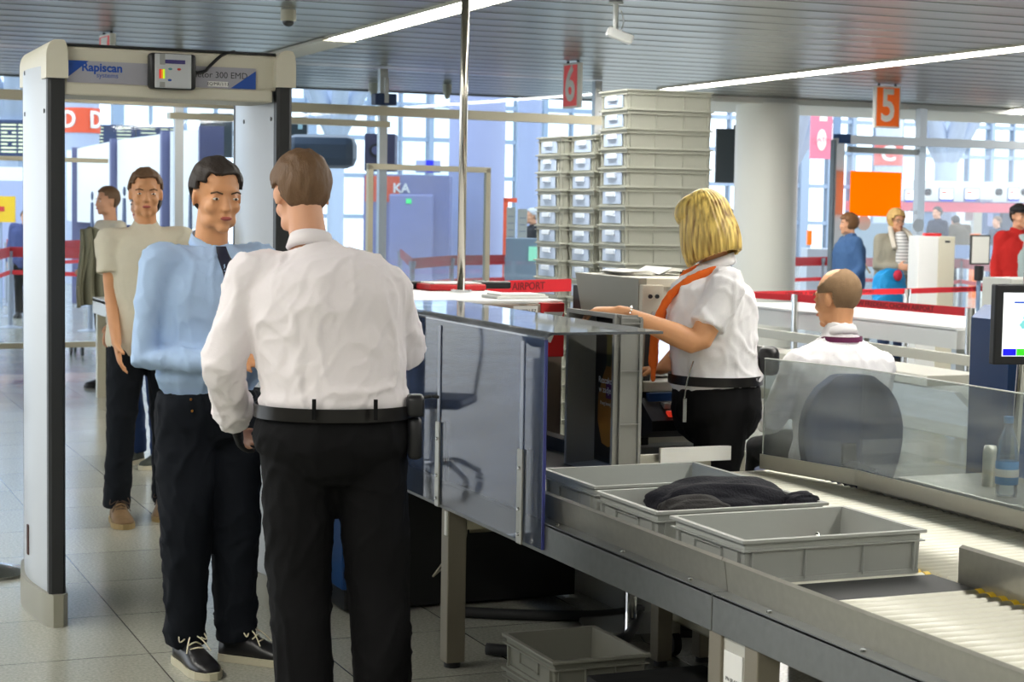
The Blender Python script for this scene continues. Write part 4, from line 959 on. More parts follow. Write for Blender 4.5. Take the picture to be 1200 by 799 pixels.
b = nb(); box(b, w*.42, w*.72, -.02, 0, 0, h); finish('blue_square', b, mat('vivid_blue', rgb(30, 40, 220), .5), o); b = nb(); box(b, w*.45, w*.55, .0, .1, -o.location.z, 0); finish('support', b, mullion, o)
for i, (x0, x1, y0, lab) in enumerate(((593, 604, 243, 'white leaflet stand nearest the lavender column'), (606, 618, 245, 'white leaflet stand left of the crate stacks'))):
    o, w, h = panel('leaflet_stand', offwhite, lab, 'leaflet stand', x0, y0, x1, 292, 22, .06, 'leaflet stands', toground=True)
    b = nb()
    for k in range(8): box(b, w*.2, w*.85, -.004, 0, h*(.93-k*.05), h*(.935-k*.05))
    finish('printed_lines', b, bluegrey, o)
o, w, h = panel('information_desk', mat('desk_blue', rgb(150, 176, 206), .5), 'pale blue desk between the column and the crate stacks', 'desk', 592, 280, 636, 330, 21, .6, toground=True)
b = nb(); box(b, w*.62, w*.85, -.02, 0, h*.80, h*.93); finish('green_screen', b, mat('grs', rgb(150, 230, 200), .4, emit=rgb(150, 230, 200), es=.5), o)
o, w, h = panel('orange_bar', orange_d, 'small orange sign bar between the two lavender columns', 'sign', 590, 232, 606, 237, 30, .1); b = nb(); box(b, .0, .08, 0, .08, -o.location.z, h); finish('post', b, orange_d, o)
# red queue belts behind the partitions
qp = mat('queue_post', rgb(150, 158, 172), .4, .3)
def queue(pts, z, names, two=True, col=None):
    """posts at floor points joined by tapes"""
    for i, (x, y) in enumerate(pts):
        post((x, y, 0), names+', post %s' % ['nearest its left end', 'second from its left end', 'third from its left end', 'fourth from its left end', 'fifth from its left end', 'sixth from its left end'][i], .98, .032, qp, 'queue posts in the hall')
    for i in range(len(pts)-1):
        sec = ['first', 'second', 'third', 'fourth', 'fifth'][i]
        belt(pts[i], pts[i+1], z, col or belt_dark, 'upper red tape, %s stretch of the %s' % (sec, names), .13, 0, None, 'red queue tapes')
        if two: belt(pts[i], pts[i+1], z-.26, col or belt_red, 'lower red tape, %s stretch of the %s' % (sec, names), .055, 0, None, 'red queue tapes')
def fp(px, py): # floor point
    r = R0.transposed() @ Vector(((px-600)/F, (py-399.5)/F, 1)); r = r*(-H/r.z); return grid(r.x, r.y)
queue([fp(-12, 400), fp(12, 384), fp(106, 388)], .97, 'queue behind the left gate panel')
queue([fp(8, 358), fp(14, 371), fp(100, 359), fp(190, 361)], .97, 'queue farther behind the gate')
queue([fp(468, 372), fp(482, 402), fp(528, 392), fp(592, 388), fp(660, 396)], .95, 'queue left of the crate stacks')
queue([fp(885, 385), fp(962, 380), fp(1082, 384)], .93, 'queue line behind the two women')
queue([fp(1096, 392), fp(1124, 386), fp(1168, 398), fp(1240, 402)], .95, 'queue line right of the ticket machine')
queue([fp(1090, 340), fp(1150, 336), fp(1215, 341)], 1.05, 'far queue line by the check-in hall', False, belt_dark)
# small dark green/blue bins etc. in hall beyond women
panel('counter_block', mat('desk_grey', rgb(176, 190, 204), .5), 'pale blue counter seen between the white pillar and the woman in blue', 'counter', 945, 292, 985, 330, 27, .6, toground=True)
o, w, h = panel('orange_board', orange, 'narrow orange board on a post beside the white pillar', 'board', 946, 270, 952, 287, 30, .1); b = nb(); box(b, 0, .06, 0, .06, -o.location.z, 0); finish('post', b, mullion, o)  # plain narrow orange board raised on a thin post
panel('frosted_counter', mat('frost', rgb(150, 172, 190), .5, 0, .15, 1.), 'long blue grey counter behind the two women', 'counter', 987, 262, 1076, 330, 29, .6, toground=True)
# pink hanging poster
o, w, h = panel('pink_poster', pink, 'pink hanging poster with a white oval right of the pillar', 'poster', 949, 136, 976, 186, 30, .05)
b = nb(); ell(b, (w*.52, -.01, h*.44), (w*.22, .01, h*.25), None, 24); finish('white_oval', b, paper, o); b = nb(); box(b, w*.4, w*.75, -.01, 0, h*.88, h); finish('white_patch', b, paper, o)
b = nb(); box(b, w+.02, w+.14, 0, .08, -.15, h+.6); finish('hanger', b, bluegrey, o)
text('lettering', 'ZATO', .11, (w*.52, -.025, h*.44), '-y', mat('pk', rgb(226, 150, 170), .5), o, .003)
# dark TV by the pillar
o, w, h = panel('dark_display', bpy.data.materials['screen_dark'], 'big dark display between the crate stack and the white pillar', 'display', 838, 151, 869, 214, 23.5, .12)
b = nb(); box(b, w+.01, w+.08, -.02, .1, -o.location.z, h+.12); finish('mast', b, alu, o); b = nb(); box(b, w*.7, w+.05, -.04, .1, h, h+.05); finish('bracket', b, black, o)
# ---- check-in hall on the right
def checkin():
    d = 42
    o, w, h = panel('check_in_bulkhead', offwhite, 'long pale bulkhead over the check-in desks with monitors', 'bulkhead', 1050, 214, 1230, 236, d, 1.)
    o['kind'] = 'structure'; o.name = 'trim_4'
    b = nb(); box(b, -1, w, -.06, .9, -.22, 0); finish('red_band', b, mat('coral', rgb(226, 104, 118), .5), o, 'coral red band')
    b = nb(); box(b, -1, w, -.04, .0, -.02, .02); finish('dark_line', b, lavd, o)
    for k in (0.6, 2.9):
        b = nb(); box(b, k, k+.3, 0, .3, -o.location.z, -.2); finish('pier', b, bluegrey, o)
    return o
bk = checkin()
for i, (x0, y0, x1, y1, lab) in enumerate(((1060, 222, 1073, 237, 'hall monitor left of the white post'), (1100.5, 220.5, 1118, 236, 'hall monitor first to the right of the white post'), (1130, 220.5, 1148, 236, 'hall monitor second to the right of the white post'), (1181, 220, 1195, 236, 'hall monitor right of the chrome pole'), (973, 224, 978, 238, 'hall monitor beside the slate door post'))):
    o, w, h = panel('hall_monitor', mat('hm_frame', rgb(90, 100, 150), .4) if i == 0 else bpy.data.materials['hm_frame'], lab, 'monitor', x0, y0, x1, y1, 41.5, .08, 'hall monitors')
    b = nb(); box(b, w*.06, w*.94, -.01, 0, h*.2, h*.94); s = finish('screen', b, mat('hm_scr', rgb(240, 246, 250), .4, emit=rgb(240, 246, 250), es=.8) if i == 0 else bpy.data.materials['hm_scr'], o)
    b = nb(); box(b, w*.14, w*.5, -.015, 0, h*.6, h*.75); finish('orange_text', b, orange_d, s)
    b = nb(); box(b, w*.1, w*.9, -.012, 0, h*.02, h*.14); finish('blue_bar', b, mat('hmb', rgb(60, 70, 200), .4) if i == 0 else bpy.data.materials['hmb'], o)
for (px, lab) in ((1169, 'round black speaker on the bulkhead left of the chrome pole'), (1199, 'round black speaker on the bulkhead at the right edge'), (1086, 'round black speaker on the bulkhead by the white post')):
    p = at(px, 225, 41.6); b = nb(); rings(b, [((0, -.1, 0), .065, .08), ((0, 0, 0), .065, .08)], (1, 0, 0), 20, 0); one('round_speaker', b, black, lab, 'speaker', 'round speakers', False, p)
p = at(1153, 235, 41); t = text('lettering', 'Airport', .16, (0, 0, 0), '-y', lavd, None, .01); t.location = p; t.name = 'wall_lettering'; tag(t, 'small grey lettering on the check-in bulkhead near the chrome pole', 'lettering')
panel('back_wall_panel', mat('bw', rgb(176, 192, 212), .6), 'pale blue wall section behind the walking man', 'wall panel', 1084, 246, 1108, 330, 45, .3, toground=True)
panel('lit_wall', mat('litw', rgb(235, 240, 240), .6, emit=(1, 1, 1), es=.15), 'bright white shop wall behind the far men', 'wall panel', 1108, 242, 1148, 330, 46, .3, toground=True)  # wall brightness put into the material as a faint glow
o, w, h = panel('blue_door', mat('bd', rgb(106, 128, 166), .6), 'grey blue door with a white notice in the far hall', 'door', 1148, 244, 1172, 330, 44, .3, toground=True); b = nb(); box(b, w*.3, w*.62, -.02, 0, h*.76, h*.93); finish('notice', b, lav, o); b = nb(); box(b, -.2, 0, -.02, .3, 0, h); finish('frame', b, cream, o)
panel('dark_shop_front', mat('dsf', rgb(70, 76, 96), .6), 'dark shop front behind the man with the cap', 'shop front', 1172, 244, 1240, 330, 44, .3, toground=True)
o, w, h = panel('orange_shop_sign', white, 'small orange and white shop sign under the coral band', 'sign', 1088, 240, 1106, 251, 42.5, .1); b = nb(); box(b, w*.1, w*.9, -.02, 0, h*.3, h*.8); finish('orange_text', b, orange, o); b = nb(); box(b, 0, .1, .0, .1, -o.location.z, 0); finish('post', b, bluegrey, o)
panel('orange_bin', orange, 'orange box behind the far queue line', 'box', 1141, 274, 1149, 286, 36, .3, toground=True)
panel('white_bin', offwhite, 'pale box right beside the orange box', 'box', 1150, 275, 1156, 286, 36, .3, toground=True)
o, w, h = panel('glass_screen_rail', mat('lilglass', rgb(130, 150, 190), .3), 'blue grey low screen in front of the far men', 'screen', 1084, 288, 1175, 302, 30, .05, toground=False)
b = nb(); box(b, 0, .06, 0, .05, -o.location.z, 0); box(b, w*.5, w*.5+.06, 0, .05, -o.location.z, 0); finish('post', b, mullion, o)
panel('hanging_sign', white, 'white board hanging in the far hall above the far men', 'sign', 1131, 244, 1141, 259, 43, .05)
# preparation table behind gate
def prep():
    t = thing('preparation_table', 'grey metal table behind the man in the cream t-shirt', 'table', (2.86, 14.9, 0))
    b = nb(); box(b, -.30, .4, -.9, .3, .80, .83); box(b, -.30, -.28, -.9, .3, .70, .82); finish('tabletop', b, white, t)
    for x in (-.28, .32):
        for y in (-.85, .2):
            b = nb(); box(b, x, x+.07, y, y+.07, 0, .78); finish('leg', b, alu_w, t)
prep()
b = nb(); box(b, -.16, .16, -.2, .2, 0, .004); 
for s in (-1, 1): box(b, s*.16-.004, s*.16+.004, -.2, .2, 0, .14); box(b, -.16, .16, s*.2-.004, s*.2+.004, 0, .14)
one('table_tray', b, midgrey, 'grey tray standing on the metal table behind the gate', 'tray', None, False, (2.83, 14.5, .831))
# caster frame
t = thing('caster_frame', 'low grey frame on casters on the floor behind the gate', 'trolley', (*fp(92, 415), 0))
b = nb(); box(b, -.1, .5, -.02, .02, .10, .13); box(b, .0, .03, -.25, .25, .10, .13); finish('frame', b, midgrey, t)
for (x, y) in ((-.08, 0), (.0, -.24), (.48, 0), (.0, .24)):
    b = nb(); rings(b, [((x-.012, y, .05), .05, .05), ((x+.012, y, .05), .05, .05)], (0, 1, 0), 12, 0); finish('caster', b, rubber, t)
# small shiny cap at the far left edge
b = nb(); lathe(b, [(0, 0), (.16, 0), (.17, .012), (.10, .03), (.03, .045)], 28); x, y = fp(-10, 672); cb = one('chair_foot', b, chrome, 'chrome disc foot poking in at the left edge of the floor', 'chrome foot', None, 'auto', (x, y, 0)); b = nb(); cyl(b, 0, 0, .04, .9, .02); finish('pole', b, chrome, cb)
# ---- light
w = bpy.data.worlds.new('world'); S.world = w; w.use_nodes = True
bg = w.node_tree.nodes['Background']; bg.inputs[0].default_value = (.88, .94, 1., 1); bg.inputs[1].default_value = 2.2
S.view_settings.view_transform = 'Standard'; S.view_settings.look = 'None'; S.view_settings.exposure = .36; S.view_settings.gamma = 1
S.view_settings.use_curve_mapping = False
S.cycles.max_bounces = 8; S.cycles.transparent_max_bounces = 16; S.cycles.sample_clamp_indirect = 6
S.cycles.caustics_reflective = False; S.cycles.caustics_refractive = False
# ================================================================ PEOPLE
def Vn(*a): return Vector(a)
def head_bm(bm, c, rot, s=1., jaw=1.):
    """head around c (centre between the ears), rot = 3x3 rotation, face along local +y"""
    def T(p): return Vector(c)+rot @ (Vector(p)*s)
    def E(p, r, rr=None): ell(bm, T(p), [q*s for q in r], rot @ rr if rr else rot, 20)
    E((0, -.012, .035), (.076, .095, .090)); E((0, .018, -.02), (.064, .074, .078)); E((0, .03, -.062), (.050*jaw, .056, .048))
    E((0, .070, -.098), (.024*jaw, .020, .018)); E((0, .074, .028), (.050, .018, .014))
    for q in (-1, 1):
        E((q*.038, .058, -.028), (.024, .026, .024)); E((q*.036, .025, -.075), (.022*jaw, .045, .028))
        E((q*.077, -.008, -.005), (.007, .020, .032), Matrix.Rotation(q*-.35, 3, 'Z')); E((q*.034, .080, .002), (.019, .008, .010))
        E((q*.010, .100, -.032), (.009, .010, .007))
    rings(bm, [(T((0, .083, .022)), .007*s, .008*s), (T((0, .098, -.012)), .009*s, .009*s), (T((0, .108, -.030)), .012*s, .010*s)], rot @ Vector((1, 0, 0)), 12, 2)
    E((0, .090, -.056), (.022, .010, .007)); E((0, .086, -.068), (.019, .010, .007))
def face_bits(par, c, rot, s=1., brow=rgb(90, 66, 44), glasses=False):
    def T(p): return Vector(c)+rot @ (Vector(p)*s)
    for q in (-1, 1):
        b = nb(); ell(b, T((q*.034, .0835, .002)), (.011*s, .008*s, .0046*s), rot, 12); e = finish('eye', b, eyem, par, None, True)
        b = nb(); ell(b, T((q*.034, .0895, .002)), (.005*s, .003*s, .0044*s), rot, 10); finish('iris', b, irism, e, None, True)
        b = nb(); rings(b, [(T((q*.016, .094, .020)), .0028*s, .002*s), (T((q*.036, .093, .026)), .0028*s, .002*s), (T((q*.052, .082, .020)), .003*s, .002*s)], rot @ Vector((0, 0, 1)), 8, 1); finish('eyebrow', b, mat('brow', brow, .8), par)
    b = nb(); ell(b, T((0, .0965, -.062)), (.021*s, .006*s, .007*s), rot, 12); finish('lips', b, lipm, par, None, True)
    if glasses:
        g = nb()
        for q in (-1, 1):
            pts = [T((q*.034+.021*math.cos(a), .106, .002+.015*math.sin(a))) for a in [k*2*PI/14 for k in range(15)]]; tube(g, pts, .0018*s, 6)
            tube(g, [T((q*.055, .104, .004)), T((q*.080, .0, .008))], .0018*s, 6)
        tube(g, [T((-.013, .107, .006)), T((.013, .107, .006))], .0018*s, 6); finish('glasses', g, dgrey, par)
short = lambda q: (q.z > .05 or (q.y < -.032 and q.z > -.05) or (q.y < .022 and q.z > .022)) and not (q.y > .05 and q.z < .078)
def hair_shell(par, c, rot, m, s=1., line=lambda p: p.z > .03-.0*p.y, th=.012, rough=.004, freq=60, puff=(1, 1, 1), seed=0, vox=.005):
    """short hair: closed solid over the skull where line(local point) holds"""
    b = nb(); bmesh.ops.create_icosphere(b, subdivisions=5, radius=1)
    for v in b.verts:
        p = v.co.copy(); v.co = Vector((p.x*.078*puff[0], p.y*.098*puff[1]-.012, p.z*.093*puff[2]+.034))
    kill = [v for v in b.verts if not line(v.co)]
    bmesh.ops.delete(b, geom=kill, context='VERTS')
    for v in b.verts:
        n = Vector((v.co.x, v.co.y+.012, v.co.z-.034)).normalized()
        v.co += n*(th+rough*noise.noise(Vector((v.co.x*freq+seed, v.co.y*freq*.5, v.co.z*freq*.5))))
        v.co = Vector(c)+rot @ (v.co*s)
    me = bpy.data.meshes.new('t'); b.to_mesh(me); b.free()
    r = modmesh(me, [('SOLIDIFY', dict(thickness=th*1.6*s, offset=-1.))])
    return link('hair', r, m, par, None, True)
def hand_bm(bm, w, d, nrm, side, curl=.35, s=1., spread=.12, thumb=.6):
    """w wrist, d direction of the fingers, nrm palm normal (towards palm side), side = +1/-1 thumb side along axis d x nrm"""
    d = Vector(d).normalized(); nrm = Vector(nrm); nrm = (nrm-nrm.dot(d)*d).normalized(); ax = d.cross(nrm).normalized()*side
    w = Vector(w)
    rings(bm, [(w-d*.03*s, .027*s, .021*s), (w+d*.012*s, .029*s, .018*s), (w+d*.045*s, .040*s, .016*s), (w+d*.085*s, .043*s, .0135*s), (w+d*.095*s, .040*s, .012*s)], ax, 16, 1)
    fl = [.072, .081, .075, .058]; fo = [.031, .0105, -.0105, -.031]
    for k in range(4):
        base = w+d*(.088-.006*abs(k-1.3))*s+ax*fo[k]*s; a = (fo[k]/.031)*spread; dd = (d+ax*a).normalized(); p = base-dd*.012*s; an = curl*.6
        pts = [(p, .0105*s, .0105*s), (base, .0102*s, .0102*s)]; q = base
        for j, fr in enumerate((.45, .30, .25)):
            an_ = an+curl*(j*.85); v = dd*math.cos(an_)+nrm*math.sin(an_); q = q+v*fl[k]*fr*s; r = (.0094, .0086, .0072)[j]*s; pts.append((q, r, r))
        rings(bm, pts, ax, 10, 2)
    b0 = w+d*.022*s+ax*.026*s; v1 = (d*.62+ax*.7+nrm*thumb*.5).normalized(); v2 = (d*.85+ax*.28+nrm*thumb*.7).normalized()
    rings(bm, [(b0-v1*.015*s, .014*s, .013*s), (b0+v1*.022*s, .014*s, .013*s), (b0+v1*.048*s, .0115*s, .011*s), (b0+v1*.048*s+v2*.028*s, .0098*s, .009*s)], nrm, 10, 2)
def arm_bm(bm, sh, el_, wr, r=(.052, .046, .040, .040, .027), s=1.):
    sh, el_, wr = Vector(sh), Vector(el_), Vector(wr)
    rings(bm, [(sh, r[0]*s, r[0]*s), (sh.lerp(el_, .5), r[1]*s, r[1]*s), (el_.lerp(sh, .06), r[2]*s, r[2]*s), (el_.lerp(wr, .06), r[2]*s, r[2]*s), (el_.lerp(wr, .3), r[3]*s, r[3]*s), (wr, r[4]*s, r[4]*s*.85)], (1, .01, 0), 14, 2)
def shoe(par, heel, ang, m, sole_m, L=.29, lace=None, W=.052, name='shoe', hi=0.):
    """heel on the floor, pointing along ang in the parent's frame (0 = +y)"""
    Rz = Matrix.Rotation(ang, 3, 'Z'); T = lambda p: Vector(heel)+Rz @ Vector(p)
    prof = [(0., .030, .075+hi), (.03, .036, .085+hi), (.09, .038, .085+hi*.8), (.13, .042, .070), (.17, .048, .052), (.21, .050, .040), (.25, .044, .032), (.28, .026, .022)]
    b = nb(); prev = None; first = None; k_ = L/.29
    for (y, w, h) in prof:
        vs = []
        for j in range(14):
            a = j/13*PI; x = math.cos(a)*w*W/.052; z = .022+math.sin(a)**.7*h; vs.append(b.verts.new(T((x, y*k_, z))))
        if prev:
            for j in range(13): b.faces.new((prev[j], prev[j+1], vs[j+1], vs[j]))
            b.faces.new((prev[13], prev[0], vs[0], vs[13]))
        else: first = vs
        prev = vs
    b.faces.new(first[::-1]); b.faces.new(prev)
    o = finish(name, b, m, par, None, True)
    b = nb(); out = []
    for (y, w, h) in prof: out.append((w*W/.052+.005, y*k_))
    pts = [(-.02, -.006)]+[(x, y) for x, y in out]+[(.012, L+.006), (-.012, L+.006)]+[(-x, y) for x, y in out[::-1]]
    pts = [(0.02, -.008)]+[(x, y) for x, y in out]+[(.014, L+.004), (-.014, L+.004)]+[(-x, y) for x, y in out[::-1]]+[(-.02, -.008)]
    P2 = [(T((x, y, 0)).x, T((x, y, 0)).y) for x, y in pts]
    prism(b, P2, 'z', heel[2], heel[2]+.026); finish('sole', b, sole_m, o)
    if lace:
        for y in (.105, .125, .145):
            b = nb(); tube(b, curvepts([T((-.024, y*k_, .098-(y-.1)*.45)), T((0, y*k_+.01, .118-(y-.1)*.75)), T((.024, y*k_, .098-(y-.1)*.45))], 4), .0028, 6); finish('lace', b, lace, o)
        for q in (-1, 1):
            b = nb(); tube(b, curvepts([T((0, .10, .124)), T((q*.035, .09, .135)), T((q*.05, .12, .10)), T((q*.01, .11, .120))], 5), .0026, 6); finish('lace', b, lace, o)
            b = nb(); tube(b, curvepts([T((0, .10, .124)), T((q*.025, .14, .105)), T((q*.045, .17, .07))], 5), .0026, 6); finish('lace', b, lace, o)
    return o
def wrinkle(A=.006, f=9., seed=0., arm=None, dirs=(1, 1, .45)):
    def d(co, n):
        p = Vector((co.x*f*dirs[0]+co.z*f*.28+seed, co.y*f*dirs[1], co.z*f*dirs[2]-co.x*f*.2))
        q = p+Vector((noise.noise(p*.8)*1.0, 0, noise.noise(p*.7+Vector((5, 5, 5)))*1.0))
        r1 = max(0, 1-abs(noise.noise(q))*4.5); q2 = Vector((co.x*f*2.1-co.z*f*.9, co.y*f*2.1, co.z*f*1.2+seed)); r2 = max(0, 1-abs(noise.noise(q2))*5)
        return A*(r1*.9+r2*.45-.45+.9*noise.noise(p*.6+Vector((9, 2, 1))))
    return d
class P:
    """person: joints in a local frame, +y the way the body faces, +x its right, heights for 1.75 m"""
    def __init__(s, label, loc, face, group=None, hgt=1.75):
        s.k = hgt/1.75; s.t = thing('person', label, 'person', (loc[0], loc[1], 0), face, group)
        s.J = dict(hipc=(0, 0, .93), waist=(0, 0, 1.06), chest=(0, .0, 1.30), neck=(0, -.015, 1.47), head=(0, .02, 1.635),
                   shR=(.185, -.01, 1.415), shL=(-.185, -.01, 1.415), elR=(.235, -.03, 1.13), elL=(-.235, -.03, 1.13), wrR=(.25, .05, .88), wrL=(-.25, .05, .88),
                   hiR=(.092, 0, .90), hiL=(-.092, 0, .90), knR=(.105, .02, .50), knL=(-.105, .02, .50), anR=(.11, -.02, .09), anL=(-.11, -.02, .09))
        s.hr = Matrix.Identity(3); s.W = 1.; s.D = 1.
    def j(s, n): return Vector(s.J[n])*s.k
    def torso(s, bm, e=0., lo=.90, hi=1.50, hem=0.):
        J = s.j; k = s.k; W, D = s.W*k, s.D*k; hp, wa, ch, ne = J('hipc'), J('waist'), J('chest'), J('neck')
        R_ = []
        if lo < .95: R_ += [(hp.lerp(wa, -.25), .168*W+e+hem, .122*D+e+hem), (hp.lerp(wa, .3), .168*W+e+hem*.6, .123*D+e+hem*.6)]
        else: R_ += [(hp.lerp(wa, .05), .140*W, .100*D), (hp.lerp(wa, .40), .152*W, .110*D), (hp.lerp(wa, .62), .157*W+e+hem*.5, .118*D+e+hem*.5), (hp.lerp(wa, .75), .158*W+e+hem, .119*D+e+hem)]
        R_ += [(wa, .152*W+e*1.2, .118*D+e), (wa.lerp(ch, .5), .158*W+e*1.3, .116*D+e*1.2), (ch, .172*W+e*1.2, .122*D+e),
               (ch.lerp(ne, .42), .162*s.W*k+e, .110*D+e), (ch.lerp(ne, .66), .128*k*s.W+e, .090*k*s.W+e), (ch.lerp(ne, .86), .080*k+e, .068*k+e), (ch.lerp(ne, 1.), .060*k+e, .060*k+e*.8)]
        rings(bm, R_, (1, 0, 0), 24, 0 if lo >= .95 else 1)
        for q in ('R', 'L'):
            sh = J('sh'+q); rings(bm, [(ch.lerp(ne, .60), .055*k+e, .055*k+e), (sh, .050*k+e, .050*k+e)], (0, 1, 0), 14, 2)
    def body(s, m, vox=.0075, hands=None, jaw=1., face=True, brow=rgb(90, 66, 44), glasses=False, sm=3, lite=False, armr=None):
        J = s.j; k = s.k; b = nb()
        s.torso(b, -.030)
        rings(b, [(J('neck')-Vector((0, 0, .05*k)), .060*k, .060*k), (J('neck').lerp(J('head'), .35), .054*k, .058*k), (J('head')+s.hr @ Vector((0, -.02, -.04))*k, .052*k, .056*k)], (1, 0, 0), 16, 1)
        head_bm(b, J('head'), s.hr, k, jaw)
        for q in 'RL':
            arm_bm(b, J('sh'+q), J('el'+q), J('wr'+q), armr or (.043, .037, .032, .032, .026), k)
            rings(b, [(J('hi'+q), .078*k, .08*k), (J('kn'+q), .052*k, .054*k), (J('kn'+q).lerp(J('an'+q), .35), .048*k, .052*k), (J('an'+q), .034*k, .038*k)], (1, 0, 0), 14, 2)
        for q, sd in (('R', 1), ('L', -1)):
            h = (hands or {}).get(q)
            if h is None:
                d = (J('wr'+q)-J('el'+q)).normalized(); h = dict(d=d, n=Vector((-sd, .15, 0)), side=None)
            d = Vector(h['d']).normalized(); n = Vector(h['n']); n = (n-n.dot(d)*d).normalized()
            side = h.get('side')
            if side is None:  # thumb forwards (+y) or upwards
                ax = d.cross(n); side = 1 if ax.dot(Vector(h.get('thumb', (0, 1, .3)))) > 0 else -1
            hand_bm(b, J('wr'+q), d, n, side, h.get('curl', .35), k, h.get('spread', .1))
        o = fused('body', b, m, s.t, vox, sm)
        if face: face_bits(o, J('head'), s.hr, k, brow, glasses)
        s.b = o; return o
    def top(s, m, name='shirt', e=.010, sleeve=1., lo=.90, vox=.009, A=.005, cuff=.0, hem=0., seed=1., sr=.060, er=.052, wr=.042, sm=4, f=9.):
        J = s.j; k = s.k; b = nb(); s.torso(b, e, lo, hem=hem)
        for q in 'RL':
            sh, el_, w = J('sh'+q), J('el'+q), J('wr'+q)
            if sleeve >= 1: rings(b, [(sh, sr*k+e*.4, sr*k+e*.4), (sh.lerp(el_, .5), (sr+er)/2*k, (sr+er)/2*k), (el_, er*k, er*k), (el_.lerp(w, .5), (er+wr)/2*k, (er+wr)/2*k), (el_.lerp(w, .93), wr*k, wr*k)], (1, .01, 0), 16, 1)
            else: rings(b, [(sh, sr*k+e*.4, sr*k+e*.4), (sh.lerp(el_, sleeve*.5), sr*k*1.02, sr*k*1.02), (sh.lerp(el_, sleeve), sr*k*1.05, sr*k*1.05)], (1, .01, 0), 16, 0)
        return fused(name, b, m, s.t, vox, sm, wrinkle(A, f, seed) if A else None)
    def collar(s, m, r=.066, h=.035, name='collar', tilt=.35, par=None):
        n = s.j('neck'); b = nb(); N = 24; P_ = []
        for i in range(N):
            a = i/N*2*PI; c_, s_ = math.cos(a), math.sin(a); z = -s_*r*tilt
            P_.append([n+Vector((c_*(r+d)*s.k, s_*(r*1.05+d)*s.k, (z+zz)*s.k)) for d, zz in ((-.004, -.02), (-.008, h*.6), (-.004, h*.65), (.007, -.008))])
        V = [[b.verts.new(p) for p in q] for q in P_]
        for i in range(N):
            for k_ in range(4): b.faces.new((V[i][k_], V[(i+1) % N][k_], V[(i+1) % N][(k_+1) % 4], V[i][(k_+1) % 4]))
        return finish(name, b, m, par or s.t, None, True)
    def trousers(s, m, e=.012, thigh=.094, knee=.070, hem=.066, vox=.010, A=.005, seed=4., name='trousers', zt=1.0, sm=4, drop=.02):
        J = s.j; k = s.k; b = nb(); hp, wa = J('hipc'), J('waist')
        top_ = hp.lerp(wa, (zt-.93)/.13)
        hx = (J('hiR')-J('hiL')).length/2
        rings(b, [(hp-Vector((0, 0, .145*k)), hx+.02*k, .075*k*s.D), (hp-Vector((0, 0, .10*k)), hx+.055*k, .105*s.D*k+e), (hp-Vector((0, 0, .04*k)), .165*s.W*k+e, .122*s.D*k+e), (hp, .172*s.W*k+e, .125*s.D*k+e), (top_, .160*s.W*k+e, .118*s.D*k+e)], (1, 0, 0), 24, 0)
        for q in 'RL':
            h, kn, an = J('hi'+q), J('kn'+q), J('an'+q)
            rings(b, [(h, thigh*k*1.0, (thigh+.012)*k), (h.lerp(kn, .45), thigh*k*.95, thigh*k), (kn, knee*k, knee*k*1.02), (kn.lerp(an, .5), (knee+hem)/2*k, (knee+hem)/2*k*1.02), (an-Vector((0, 0, drop*k)), hem*k, hem*k)], (1, 0, 0), 18, 0)
        return fused(name, b, m, s.t, vox, sm, wrinkle(A, 8., seed, dirs=(1, 1, .8)))
    def belt(s, m=None, zt=1.0, h=.036, e=.016):
        J = s.j; hp, wa = J('hipc'), J('waist'); c = hp.lerp(wa, (zt-.93)/.13); k = s.k; b = nb()
        N = 40; V = []
        for i in range(N):
            a = i/N*2*PI; V.append([b.verts.new(c+Vector((math.cos(a)*(.162*s.W*k+e+d), math.sin(a)*(.120*s.D*k+e+d), z))) for d, z in ((0, -h/2), (.004, -h/2), (.004, h/2), (0, h/2))])
        for i in range(N):
            for q in range(4): b.faces.new((V[i][q], V[(i+1) % N][q], V[(i+1) % N][(q+1) % 4], V[i][(q+1) % 4]))
        return finish('belt', b, m or mat('belt_leather', rgb(22, 20, 20), .3), s.t, None, 'auto')
def rot(yaw=0, pitch=0, roll=0): return Matrix.Rotation(yaw, 3, 'Z') @ Matrix.Rotation(pitch, 3, 'X') @ Matrix.Rotation(roll, 3, 'Y')
def facing(px0, d0): pass
VIEW = -TH   # rotation that makes local +y point straight away from the camera
def cloth(n, c, r=.85, v=.06, s=8):
    m = mat(n, c, r, 0, v, s, .12, 260); m.node_tree.nodes['Principled BSDF'].inputs['Specular IOR Level'].default_value = .18; return m
shirt_w = cloth('shirt_white', rgb(240, 234, 236), .8, .015); shirt_w2 = cloth('shirt_white_b', rgb(242, 240, 242), .8, .015)
shirt_b = cloth('shirt_blue', rgb(172, 198, 232), .8, .02)
tr_black = cloth('trouser_black', rgb(14, 14, 16), .8, .1); jean_d = cloth('jean_dark', rgb(16, 20, 27), .85, .12); jean_b = cloth('jean_blue', rgb(34, 52, 88), .85, .15)
hair_br = mat('hair_brown', rgb(112, 84, 58), .6, 0, .2, 60, .4, 180, stretch=(1, 1, .3)); hair_dk = mat('hair_dark', rgb(46, 36, 30), .6, 0, .2, 60, .4, 180)
leather = mat('shoe_leather', rgb(24, 24, 26), .38, 0, .1, 20); sole_w = mat('sole_pale', rgb(190, 184, 160), .6, 0, .06, 20)
lacem = mat('lace_cream', rgb(222, 214, 186), .7)
